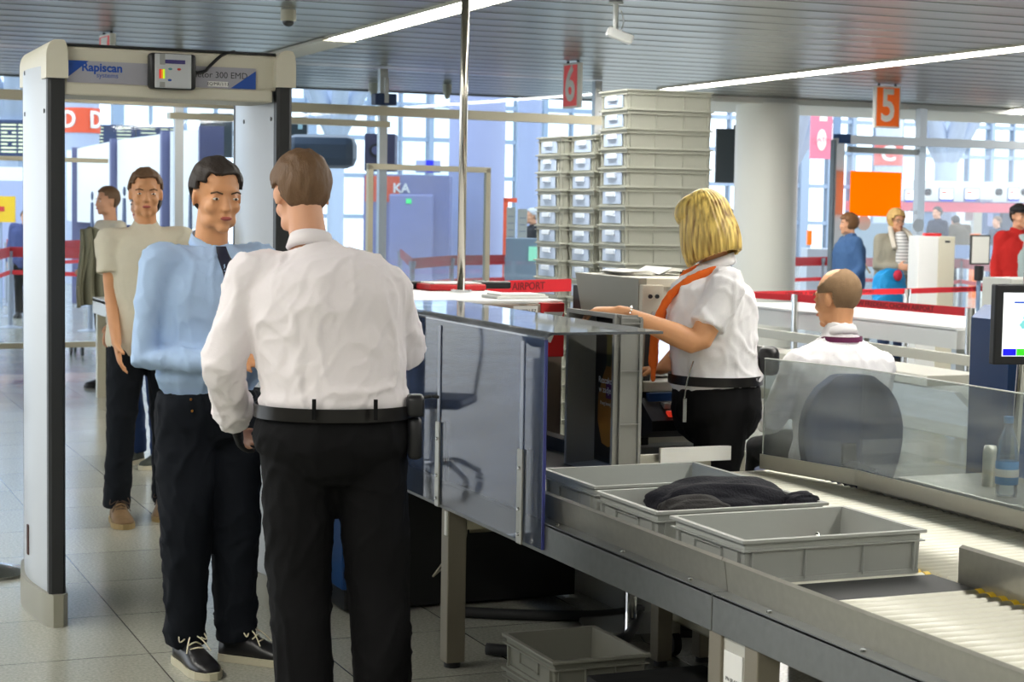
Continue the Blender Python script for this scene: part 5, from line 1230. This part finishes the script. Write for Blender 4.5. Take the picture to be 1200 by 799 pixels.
# ---- officer in white shirt, back to the camera
def officer():
    o = at(392, 478, 5.45)
    p = P('person seen from behind in a white long-sleeved shirt, black belt and black trousers', (o.x, o.y), VIEW+.10, None, 1.80)
    p.W = 1.32; p.D = 1.3; J = p.J; k = p.k
    J.update(hipc=(.0, 0, .90), waist=(.0, 0, 1.04), chest=(-.03, .02, 1.28), neck=(-.075, .04, 1.46), head=(-.105, .10, 1.605),
             shR=(.155, .03, 1.335), shL=(-.250, .03, 1.375), elR=(.215, .11, 1.14), elL=(-.325, .0, 1.11), wrR=(.12, .36, 1.14), wrL=(-.30, .13, .93),
             hiR=(.105, 0, .88), hiL=(-.105, 0, .88), knR=(.132, .02, .48), knL=(-.100, .02, .48), anR=(.160, -.02, .09), anL=(-.080, -.02, .09))
    p.hr = rot(.35, -.30)
    p.body(skin, .008, {'L': dict(d=(.1, .75, -.6), n=(1, .2, 0), curl=.5), 'R': dict(d=(-.5, 1, 0), n=(-.6, -.3, -.7), curl=.2)}, 1.05, face=False)
    p.top(shirt_w, A=.009, sr=.068, er=.066, wr=.056, e=.012, hem=.006, seed=2.3, lo=1.0, f=10.)
    for q in 'L':
        el_, w = p.j('el'+q), p.j('wr'+q); d = (w-el_).normalized(); b = nb(); c0 = w-d*.055; c1 = w+d*.004
        rings(b, [(c0, .054, .054), (c1, .050, .050)], (1, 0, 0), 24, 0); finish('cuff', b, shirt_w, p.t, None, 'auto')
    p.collar(shirt_w, .066, .04)
    p.trousers(tr_black, thigh=.112, knee=.099, hem=.084, A=.006, zt=.985)
    p.belt(zt=1.0, h=.040, e=.020)
    for q in (-.06, .12):
        b = nb(); box(b, q-.006, q+.006, -.197*k-.006, -.197*k+.004, .985*k, 1.055*k) if False else box(b, q-.006, q+.006, -.203, -.190, .995, 1.055); finish('belt_loop', b, tr_black, p.t)
    # gloves
    g = nb(); w = p.j('wrL'); d = Vector((.1, .75, -.6)); n = Vector((1, .2, 0)); dn = d.normalized(); nn = (n-n.dot(dn)*dn).normalized(); sd = 1 if dn.cross(nn).dot(Vector((0, 1, .3))) > 0 else -1
    hand_bm(g, w, d, n, sd, .5, 1.10*k, .1); fused('glove', g, mat('glove_black', rgb(14, 15, 18), .7, 0, .1, 30, .2, 200), p.t, .006, 2, None, 'black glove')
    # radio pouch on the belt
    b = nb(); box(b, .215, .27, -.09, .0, .99, 1.055, .012); r = finish('belt_pouch', b, black, p.t, 'black belt pouch with a stub aerial', True)
    b = nb(); box(b, .22, .265, -.085, -.01, .86, .985, .015); finish('holder', b, black, r, None, True)
    b = nb(); tube(b, curvepts([(.26, -.05, 1.045), (.29, -.05, 1.05), (.315, -.05, 1.048)], 4), .005, 8); finish('aerial', b, black, r)
    hair_shell(p.t, p.j('head'), p.hr, hair_br, k, short, .011, .006)
    for q in 'RL':
        a = p.j('an'+q); shoe(p.t, (a.x, a.y-.04, 0.001), -.12 if q == 'R' else .12, leather, black, .30)
officer()
# ---- man in the gate, light blue shirt
def screened():
    o = at(245, 470, 6.28)
    p = P('person in a light blue shirt, dark tie and dark jeans standing in the detector gate', (o.x, o.y), VIEW+PI+.68, None, 1.80)
    p.W = 1.08; p.D = 1.12; J = p.J; k = p.k
    J.update(hipc=(0, 0, .90), waist=(0, 0, 1.03), chest=(0, .0, 1.27), neck=(.0, .0, 1.44), head=(.0, .045, 1.60),
             shR=(.195, .0, 1.385), shL=(-.195, .0, 1.385), elR=(.235, -.02, 1.06), elL=(-.25, .10, 1.12), wrR=(.09, .20, 1.06), wrL=(-.22, .36, 1.16),
             hiR=(.092, 0, .88), hiL=(-.092, 0, .88), knR=(.098, .02, .47), knL=(-.085, .03, .47), anR=(.075, -.02, .09), anL=(-.095, .02, .09))
    p.hr = rot(-.15, -.12)
    p.body(skin_t, .007, {'R': dict(d=(-.65, .8, .1), n=(-.3, -.4, -.8), curl=.35, thumb=(0, 0, 1)), 'L': dict(d=(0, 1, .1), n=(.2, 0, -1), curl=.2, thumb=(1, 0, 0))})
    p.top(shirt_b, A=.009, sr=.058, er=.052, wr=.044, e=.012, seed=7.7, lo=1.0, hem=.008, f=10.)
    p.collar(shirt_b, .064, .04)
    sh_ = [c for c in p.t.children if c.name.startswith('shirt')][0]
    b = nb(); y = .165; prism(b, [(-.018, 1.475), (.018, 1.475), (.022, 1.43), (.045, 1.12), (0, 1.07), (-.045, 1.12), (-.022, 1.43)], 'y', .3, .308)
    bmesh.ops.triangulate(b, faces=b.faces[:]); bmesh.ops.subdivide_edges(b, edges=b.edges[:], cuts=5, use_grid_fill=True)
    tie = finish('tie', b, mat('tie_navy', rgb(26, 30, 52), .6, 0, .1, 40), p.t, 'dark navy tie'); drape(tie, sh_)
    p.trousers(jean_d, thigh=.104, knee=.085, hem=.070, A=.009, seed=9., zt=.975, drop=.015)
    b = nb()
    for (x, z) in ((.135, .955), (.06, .955), (.13, .915)): ell(b, (x, .150 if x < .1 else .115, z), (.005, .004, .005), None, 8)
    finish('rivet', b, mat('copper', rgb(190, 130, 60), .3, .8), p.t, 'copper rivets')
    hair_shell(p.t, p.j('head'), p.hr, hair_dk, k, short, .010, .005)
    for q, a in (('R', -.12), ('L', .58)):
        an = p.j('an'+q); c, s_ = math.cos(a), math.sin(a); h = (an.x+s_*.05, an.y-c*.05, .001)
        shoe(p.t, h, a, leather, sole_w, .30, lacem, .054)
screened()
# ---- blonde officer
def blonde():
    o = at(846, 470, 6.92)
    p = P('person with a blonde bob and orange scarf in a white short-sleeved shirt', (o.x, o.y), VIEW+PI/2-.12, None, 1.70)
    p.W = 1.10; p.D = 1.36; J = p.J; k = p.k
    J.update(hipc=(0, .02, .90), waist=(0, .03, 1.045), chest=(0, .055, 1.295), neck=(.0, .035, 1.46), head=(.01, .085, 1.61),
             shR=(.175, .02, 1.385), shL=(-.18, -.015, 1.395), elR=(.22, .12, 1.14), elL=(-.265, .095, 1.165), wrR=(.14, .25, 1.03), wrL=(-.31, .395, 1.285))
    p.hr = rot(-.55, -.28)
    p.body(skin_t, .006, {'L': dict(d=(.12, .95, .02), n=(.1, -.1, -1), curl=.55, thumb=(1, 0, 0)), 'R': dict(d=(-.1, 1, -.1), n=(-.2, 0, -1), curl=.4, thumb=(-1, 0, 0))}, armr=(.056, .052, .047, .046, .029))
    p.top(shirt_w2, A=.009, sleeve=.72, sr=.070, e=.014, seed=5.1, lo=1.0, hem=.010, f=9.)
    # lapel collar, scarf
    p.collar(shirt_w2, .068, .045)
    b = nb(); tube(b, curvepts([(-.085, .03, 1.405), (-.105, .13, 1.365), (-.10, .205, 1.30), (-.085, .245, 1.22), (-.06, .265, 1.12), (-.05, .265, 1.03)], 6), .017, 12); 
    for v in b.verts: v.co.x = v.co.x*1.1
    rings(b, [((.06, .05, 1.43), .02, .02), ((.05, .15, 1.38), .024, .02), ((.01, .225, 1.26), .022, .018), ((-.03, .26, 1.12), .034, .014), ((-.05, .265, .97), .022, .008)], (1, 0, 0), 12, 1)
    fused('scarf', b, cloth('scarf_orange', rgb(236, 110, 40), .7), p.t, .006, 2, wrinkle(.004, 14), 'orange neck scarf')
    b = nb(); prism(b, [(-.002, 1.245), (.045, 1.275), (.052, 1.255), (.006, 1.225)], 'x', -.166, -.160); 
    for v in b.verts: v.co.y += .06; v.co.x -= .0; v.co.z += .06
    b2 = finish('name_tag', b, paper, p.t, 'white name tag')
    p.trousers(tr_black, thigh=.100, knee=.074, hem=.072, A=.004, seed=2., zt=1.01)
    p.belt(zt=1.03, h=.036, e=.021)
    b = nb(); box(b, -.05, .05, -.215, -.135, 1.0, 1.11, .025); q = finish('belt_pouch', b, mat('pouch', rgb(20, 20, 22), .35, 0, .1, 20, .4, 30), p.t, 'shiny black pouch at the back of the belt', True)
    b = nb(); tube(b, curvepts([(-.17, .11, 1.06), (-.19, .13, .99), (-.185, .14, .92)], 5), .003, 6); box(b, -.192, -.182, .13, .145, .83, .92, .002); finish('key_chain', b, chrome, p.t, 'hanging chrome keys')
    b = nb(); w = p.j('wrL'); e_ = p.j('elL'); d = (w-e_).normalized(); a1 = d.orthogonal().normalized(); a2 = d.cross(a1); c = w-d*.035
    for i in range(16):
        a = i*2*PI/16; ell(b, c+a1*.034*math.cos(a)+a2*.034*math.sin(a), (.0065, .0045, .0045), None, 8)
    finish('bracelet', b, mat('silver', rgb(226, 226, 222), .2, .9), p.t, 'silver bracelet')
    # bob hair: strands from the crown
    hc, hr = p.j('head'), p.hr; k = k*1.07; b = nb(); NA, NT = 150, 26; g_out = []; random.seed(3)
    gap = .60  # half angle of the face opening
    ph = [random.random()*2*PI for _ in range(8)]
    def R_(a, t): # a azimuth from the face (+y), t 0..1 from crown to tip
        x, y = math.sin(a), math.cos(a)
        lat = t*1.0
        if t < .45:
            u = t/.45*PI/2; r = math.sin(u); z = .140-.012*0+(-.115)*(1-math.cos(u))
        else:
            u = (t-.45)/.55; r = 1.+.20*math.sin(u*PI*.62)-.16*u*u; z = .025-u*.150-.012*math.cos(a)*u
        rx = .088*r; ry = (.102 if y < 0 else .108)*r
        f = math.sin(a*23+ph[0]+3*math.sin(a*5+ph[1]))*.35+math.sin(a*41+ph[2]+t*2)*.3+noise.noise(Vector((a*9, t*1.2, 0)))*.9
        w_ = .0034*f*min(1, t*3)
        return Vector((x*(rx+w_), y*(ry+w_)-.014, z+.006*noise.noise(Vector((a*12, 0, 4)))*(t > .9)))
    def RI(a, t):
        v = R_(a, t); cc = Vector((0, -.014, min(v.z, .03))); return cc+(v-cc)*(.84 if t > .3 else .9)
    G = []; GI = []
    for i in range(NA+1):
        a = gap+(2*PI-2*gap)*i/NA
        G.append([b.verts.new(hc+hr @ (R_(a, t/NT)*k)) for t in range(1, NT+1)]); GI.append([b.verts.new(hc+hr @ (RI(a, t/NT)*k)) for t in range(1, NT+1)])
    for i in range(NA):
        for t in range(NT-1):
            b.faces.new((G[i][t], G[i+1][t], G[i+1][t+1], G[i][t+1])); b.faces.new((GI[i][t+1], GI[i+1][t+1], GI[i+1][t], GI[i][t]))
        b.faces.new((G[i][-1], G[i+1][-1], GI[i+1][-1], GI[i][-1])); b.faces.new((G[i+1][0], G[i][0], GI[i][0], GI[i+1][0]))
    for g1, g2 in ((G[0], GI[0]), (GI[-1], G[-1])):
        for t in range(NT-1): b.faces.new((g1[t+1], g2[t+1], g2[t], g1[t]))
    # fringe cap over the forehead
    top_ = hc+hr @ Vector((0, -.014, .128))*k
    ell(b, hc+hr @ (Vector((0, .012, .062))*k), (.084*k, .094*k, .072*k), hr, 30)
    hm = bpy.data.materials.new('hair_blonde'); hm.use_nodes = True; nt = hm.node_tree; bs = nt.nodes['Principled BSDF']
    tc = nt.nodes.new('ShaderNodeTexCoord'); mp = nt.nodes.new('ShaderNodeMapping'); mp.inputs['Scale'].default_value = (34, 34, 1.6); n = nt.nodes.new('ShaderNodeTexNoise'); n.inputs['Scale'].default_value = 1.6; n.inputs['Detail'].default_value = 3
    cr_ = nt.nodes.new('ShaderNodeValToRGB'); cr_.color_ramp.elements[0].position = .32; cr_.color_ramp.elements[0].color = (*rgb(138, 100, 34), 1); cr_.color_ramp.elements[1].position = .62; cr_.color_ramp.elements[1].color = (*rgb(244, 214, 120), 1)
    nt.links.new(tc.outputs['Object'], mp.inputs[0]); nt.links.new(mp.outputs[0], n.inputs['Vector']); nt.links.new(n.outputs['Fac'], cr_.inputs[0]); nt.links.new(cr_.outputs[0], bs.inputs['Base Color']); bs.inputs['Roughness'].default_value = .42
    finish('hair', b, hm, p.t, 'straight blonde bob', True)
    for q in 'RL':
        a = p.j('an'+q); shoe(p.t, (a.x, a.y-.04, 0.001), 0, leather, black, .26)
blonde()
# ---- seated officer
def seated():
    o = at(985, 430, 7.62)
    p = P('person seated with a shaved balding head, white shirt and purple lanyard, back to the camera', (o.x, o.y), VIEW+.34, None, 1.78)
    p.W = 1.22; p.D = 1.2; J = p.J; k = p.k; dz = -.405
    J.update(hipc=(0, .0, .93+dz), waist=(0, -.01, 1.07+dz), chest=(0, .01, 1.33+dz), neck=(0, .01, 1.49+dz+.01), head=(.0, .045, 1.645+dz),
             shR=(.19, .0, 1.365+dz), shL=(-.195, .0, 1.375+dz), elR=(.235, .12, 1.14+dz), elL=(-.27, .08, 1.14+dz), wrR=(.16, .36, 1.12+dz), wrL=(-.18, .32, 1.10+dz),
             hiR=(.10, .02, .59), hiL=(-.10, .02, .59), knR=(.14, .42, .56), knL=(-.14, .42, .56), anR=(.14, .40, .12), anL=(-.14, .40, .12))
    p.hr = rot(.42, -.10)
    p.body(skin_t, .006, None, 1.08)
    p.top(shirt_w2, A=.007, sr=.066, er=.062, wr=.05, e=.014, seed=12.3, lo=.9, f=9.)
    p.collar(shirt_w2, .067, .036)
    n_ = p.j('neck'); b = nb(); N = 30; V = []
    for i in range(N+1):
        a = PI+i/N*PI+0.; a = -PI*1.04+i/N*PI*1.08
        r1 = .090; V.append([b.verts.new(n_+Vector((math.cos(a)*(r1+d), math.sin(a)*(r1*1.08+d), z-.018+.012*math.sin(a)*0 - .03*max(0, math.sin(a)+.2)))) for d, z in ((0, -.011), (.003, -.011), (.001, .011), (-.002, .011))])
    for i in range(N):
        for q in range(4): b.faces.new((V[i][q], V[i+1][q], V[i+1][(q+1) % 4], V[i][(q+1) % 4]))
    for q, y in ((0, 1), (-1, 1)):
        st = V[q][0].co.copy(); tube(b, [st, st+Vector((-.02 if q else .02, .10, -.12)), Vector((0, .17, n_.z-.42))], .005, 6)
    finish('lanyard', b, mat('lanyard_purple', rgb(104, 24, 74), .55, 0, .15, 60), p.t, 'purple lanyard')
    p.trousers(tr_black, thigh=.10, knee=.075, hem=.07, A=.003, zt=.985, drop=0)
    hm = mat('hair_shaved', rgb(140, 112, 82), .85, 0, .22, 35, .3, 300)
    hair_shell(p.t, p.j('head'), p.hr, hm, k, lambda q: q.y < .045+.25*q.z and q.z > -.052 and not (q.z < .022 and q.y > -.028) and (Vector((q.x, q.y-.045, q.z-.125)).length > .088), .0035, .0012, 90)
    for q in 'RL':
        a = p.j('an'+q); shoe(p.t, (a.x, a.y-.05, .001), 0, leather, black, .30)
seated()
# ---- cream t-shirt man behind the gate
def tee():
    o = at(170, 470, 9.15)
    p = P('person in a cream t-shirt, black jeans and brown hiking shoes behind the gate', (o.x, o.y), VIEW+PI+.25, None, 1.78)
    J = p.J; J.update(shR=(.18, -.0, 1.41), elR=(.17, .04, 1.13), wrR=(.145, .16, .905), elL=(-.25, .0, 1.13), wrL=(-.22, .12, .9), knR=(.12, .04, .49), knL=(-.10, .0, .50), anR=(.14, .04, .09), anL=(-.11, -.14, .09))
    p.body(skin_t, .0075, {'R': dict(d=(-.15, .35, -1), n=(-1, .1, 0), curl=.3)})
    p.top(cloth('tee_cream', rgb(214, 208, 188)), 'shirt', sleeve=.6, sr=.066, A=.005, seed=3.4, e=.014, hem=.012, lo=.88)
    p.trousers(cloth('jean_black', rgb(20, 24, 30), .85, .12), thigh=.094, knee=.070, hem=.066, A=.006, seed=6.)
    hair_shell(p.t, p.j('head'), p.hr, hair_br, p.k, short, .010, .005)
    bm_ = mat('boot_brown', rgb(120, 94, 62), .7, 0, .25, 30); sm_ = mat('boot_sole', rgb(150, 128, 84), .7)
    for q, a in (('R', .12), ('L', -.1)):
        an = p.j('an'+q); shoe(p.t, (an.x, an.y-.05, .001), a, bm_, sm_, .30, mat('boot_lace', rgb(70, 54, 40), .7) if 'boot_lace' not in bpy.data.materials else bpy.data.materials['boot_lace'], .056, hi=.02)
tee()
# ---- person with blue jeans further back and person at the table
def back1():
    o = at(172, 440, 11.1)
    p = P('person in blue jeans and dark sneakers mostly hidden behind the cream t-shirt man', (o.x, o.y), VIEW+PI-.5, None, 1.72)
    p.body(skin, .011, None); p.top(cloth('top_cream', rgb(206, 200, 184)), A=.004, vox=.011); p.trousers(jean_b, vox=.011, A=.007, hem=.072)
    hair_shell(p.t, p.j('head'), p.hr, hair_dk, p.k, short)
    for q in 'RL':
        an = p.j('an'+q); shoe(p.t, (an.x, an.y-.05, .001), .1, mat('sneaker', rgb(50, 56, 48), .7) if 'sneaker' not in bpy.data.materials else bpy.data.materials['sneaker'], sole_w, .28)
back1()
def back2():
    o = at(128, 400, 15.7)
    p = P('person in a cream top and black trousers standing by the metal table behind the gate', (o.x, o.y), VIEW+PI-.9, None, 1.74)
    p.J.update(elL=(-.22, .06, 1.12), wrL=(-.12, .22, 1.05))
    p.body(skin, .012, None); p.top(cloth('top_beige', rgb(224, 216, 196)), A=.004, vox=.012, lo=1.0); p.trousers(tr_black, vox=.012, thigh=.088, knee=.058, hem=.052)
    hair_shell(p.t, p.j('head'), p.hr, hair_br, p.k, short)
    for q in 'RL':
        an = p.j('an'+q); shoe(p.t, (an.x, an.y-.05, .001), .1, leather, black, .26)
back2()
# jacket hanging over an arm at the gate strip
b = nb(); bmesh.ops.create_grid(b, x_segments=30, y_segments=40, size=1)
for v in b.verts:
    x, y = v.co.x, v.co.y
    v.co = Vector((x*.105*(1-.25*y)+.012*math.sin(y*3), .035*math.sin(x*7+y*1.2)+.02*math.sin(x*15), y*.33-.03*abs(x)))
me = bpy.data.meshes.new('t'); b.to_mesh(me); b.free(); me = modmesh(me, [('SOLIDIFY', dict(thickness=.03, offset=0))])
q = at(106, 338, 15.4); o = link('grey_jacket', me, cloth('jacket_greygreen', rgb(134, 132, 112), .9, .12), None, None, True, (q.x, q.y, 1.08)); o.rotation_euler = (0, 0, .2)
b = nb(); tube(b, curvepts([(.10, 0, .18), (.10, .02, .26), (.18, .05, .30)], 4), .02, 8); finish('sleeve_fold', b, o.data.materials[0], o)
tag(o, 'grey green jacket hanging over an arm beside the gate edge strip', 'jacket')
# ---- travellers
def traveller(label, px, py, d, face, hgt, topm, trm, hairm, line, pose=None, name='jacket', skinm=None, glasses=False, e=.022, sleeve=1., vox=.012, W=1.1, hr=None, th=.014, puff=(1, 1, 1)):
    o = at(px, py, d); p = P(label, (o.x, o.y), VIEW+face, None, hgt); p.W = W; p.D = W*1.05
    if pose: p.J.update(pose)
    if hr: p.hr = hr
    p.body(skinm or skin, .010, None, glasses=glasses); p.top(topm, name, e=e, A=.006, vox=vox, sr=.07, er=.062, wr=.052, lo=.88, seed=px*.1)
    p.trousers(trm, vox=vox, A=.005)
    hair_shell(p.t, p.j('head'), p.hr, hairm, p.k, line, th, .006, puff=puff)
    for q in 'RL':
        an = p.j('an'+q); shoe(p.t, (an.x, an.y-.05, .001), .05, leather, black, .26)
    return p
fuller = lambda q: (q.z > .03 or (q.y < .03 and q.z > -.075)) and not (q.y > .06 and q.z < .062)
p = traveller('person in a blue coat with short brown hair walking left beyond the seated officer', 995, 300, 20, PI/2+.2, 1.62, cloth('coat_blue', rgb(72, 104, 150), .9), cloth('tr_darkblue', rgb(38, 44, 60)), mat('hair_auburn', rgb(120, 84, 52), .6, 0, .2, 50, .3, 150), fuller, dict(elL=(-.25, -.05, 1.12), wrL=(-.24, .10, .92)), 'coat', e=.034, W=1.2, puff=(1.1, 1.1, 1.05))
b = nb(); tube(b, curvepts([(.08, .06, 1.42), (-.14, .0, 1.26), (-.28, -.14, .98)], 6), .012, 8); finish('bag_strap', b, mat('strap', rgb(190, 176, 150), .7), p.t)
p = traveller('person in a beige fleece-lined jacket and striped top with glasses, carrying a bright blue coat', 1048, 300, 19.6, PI-.35+.75, 1.67, cloth('jacket_beige', rgb(158, 154, 140), .9), cloth('tr_blue', rgb(54, 70, 104)), mat('hair_honey', rgb(214, 176, 110), .6, 0, .2, 50, .3, 150), fuller, dict(elR=(.25, .04, 1.12), wrR=(.12, .24, 1.12), elL=(-.26, .05, 1.12), wrL=(-.08, .26, 1.05)), glasses=True, e=.030, W=1.25, hr=rot(-.0, -.05), puff=(1.12, 1.12, 1.12))
b = nb(); rings(b, [((0, .125, 1.02), .105, .085), ((0, .135, 1.25), .10, .08), ((0, .10, 1.40), .065, .06)], (1, 0, 0), 20, 1)
m_ = bpy.data.materials.new('striped'); m_.use_nodes = True; nt = m_.node_tree; wv = nt.nodes.new('ShaderNodeTexWave'); wv.bands_direction = 'Z'; wv.inputs['Scale'].default_value = 9; tc = nt.nodes.new('ShaderNodeTexCoord'); nt.links.new(tc.outputs['Object'], wv.inputs[0]); rp = nt.nodes.new('ShaderNodeValToRGB'); rp.color_ramp.elements[0].color = (*rgb(150, 154, 160), 1); rp.color_ramp.elements[1].color = (*rgb(246, 246, 246), 1); rp.color_ramp.elements[1].position = .45; nt.links.new(wv.outputs['Fac'], rp.inputs[0]); nt.links.new(rp.outputs[0], nt.nodes['Principled BSDF'].inputs['Base Color'])
finish('striped_top', b, m_, p.t, 'white top with thin grey stripes', True)
b = nb(); N = 20; tube(b, curvepts([(.12, .18, 1.26), (.11, .09, 1.43), (.0, -.06, 1.50), (-.11, .09, 1.43), (-.12, .18, 1.26)], 6), .028, 10); finish('fleece_collar', b, mat('fleece', rgb(226, 218, 204), .95, 0, .05, 60, .4, 200), p.t, 'cream fleece collar', True)
b = lump(0, .19, .12, .26, 2.2, .6); q_ = p.t
fx = finish('tmp', b, mat('coat_bright', rgb(20, 148, 214), .7, 0, .08, 12), None, None, True); fx.name = 'blue_coat'
tag(fx, 'bright blue coat carried by the person in the beige jacket', 'coat'); ps = q_.location; ff = at(1042, 343, 19.2); fx.location = (ff.x, ff.y, ff.z)
b = nb(); ell(b, (.02, -.12, .19), (.05, .04, .06), None, 12); finish('red_lining', b, mat('crimson', rgb(196, 40, 70), .7), fx, 'red lining', True)
b = nb(); rings(b, [((-.08, -.05, -.05), .09, .07), ((-.26, .0, -.24), .10, .05), ((-.36, .0, -.30), .06, .03)], (1, 0, 0), 12, 1); finish('hanging_sleeve', b, bpy.data.materials['coat_bright'], fx, None, True)
p = traveller('person in a black flat cap, red jacket and pale checked shirt at the right edge', 1192, 300, 18.3, PI+.35, 1.74, cloth('jacket_red', rgb(196, 46, 44), .85), cloth('tr_grey', rgb(70, 74, 84)), hair_dk, short, None, e=.03, W=1.2)
b = nb(); rings(b, [((0, .125, 1.0), .115, .08), ((0, .135, 1.25), .115, .075), ((0, .10, 1.41), .065, .055)], (1, 0, 0), 20, 1); finish('checked_shirt', b, mat('check', rgb(176, 196, 200), .8, 0, .1, 60), p.t, 'pale checked shirt', True)
b = nb(); hd = p.j('head'); ell(b, hd+Vector((0, -.005, .075)), (.098, .115, .05), None, 24); rings(b, [(hd+Vector((0, .06, .052)), .075, .010), (hd+Vector((0, .155, .040)), .058, .007)], (1, 0, 0), 16, 1); finish('flat_cap', b, mat('cap_black', rgb(34, 34, 38), .8), p.t, 'black cap', True)
traveller('person in a dark navy jacket looking left in the far hall', 1098, 280, 38, PI/2+.5, 1.80, cloth('jk_navy', rgb(34, 38, 58)), tr_black, hair_dk, short, vox=.016, e=.035, W=1.3)
traveller('person in an olive brown jacket bending forward in the far hall', 1124, 285, 39, .3, 1.70, cloth('jk_olive', rgb(96, 86, 70)), tr_black, hair_dk, short, dict(head=(0, .20, 1.55), neck=(0, .09, 1.45), chest=(0, .05, 1.30)), vox=.016, e=.035, W=1.25)
traveller('person in dark clothes partly behind the chrome pole in the far hall', 1168, 285, 37, PI/2+.4, 1.62, cloth('jk_dark', rgb(48, 56, 76)), tr_black, hair_br, short, vox=.016, W=1.1)
traveller('person in a blue grey shirt seen between the crate stack and the pillar', 852, 285, 31, PI/2, 1.70, cloth('jk_bluegrey', rgb(130, 150, 186)), cloth('tr_bg', rgb(96, 110, 140)), hair_dk, short, vox=.016, W=1.1)
traveller('person in dark clothes with grey hair by the desk left of the crate stacks', 624, 290, 27, PI/2+.3, 1.62, cloth('jk_blk', rgb(38, 40, 46)), tr_black, mat('hair_grey', rgb(196, 200, 206), .7, 0, .1, 50), short, vox=.016, W=1.1)
traveller('person leaning behind the left gate panel in a dark blue top', 30, 285, 25, PI, 1.55, cloth('jk_b2', rgb(74, 84, 130)), tr_black, hair_br, short, dict(head=(-.05, .14, 1.56), neck=(-.02, .06, 1.44)), vox=.016, W=1.15)
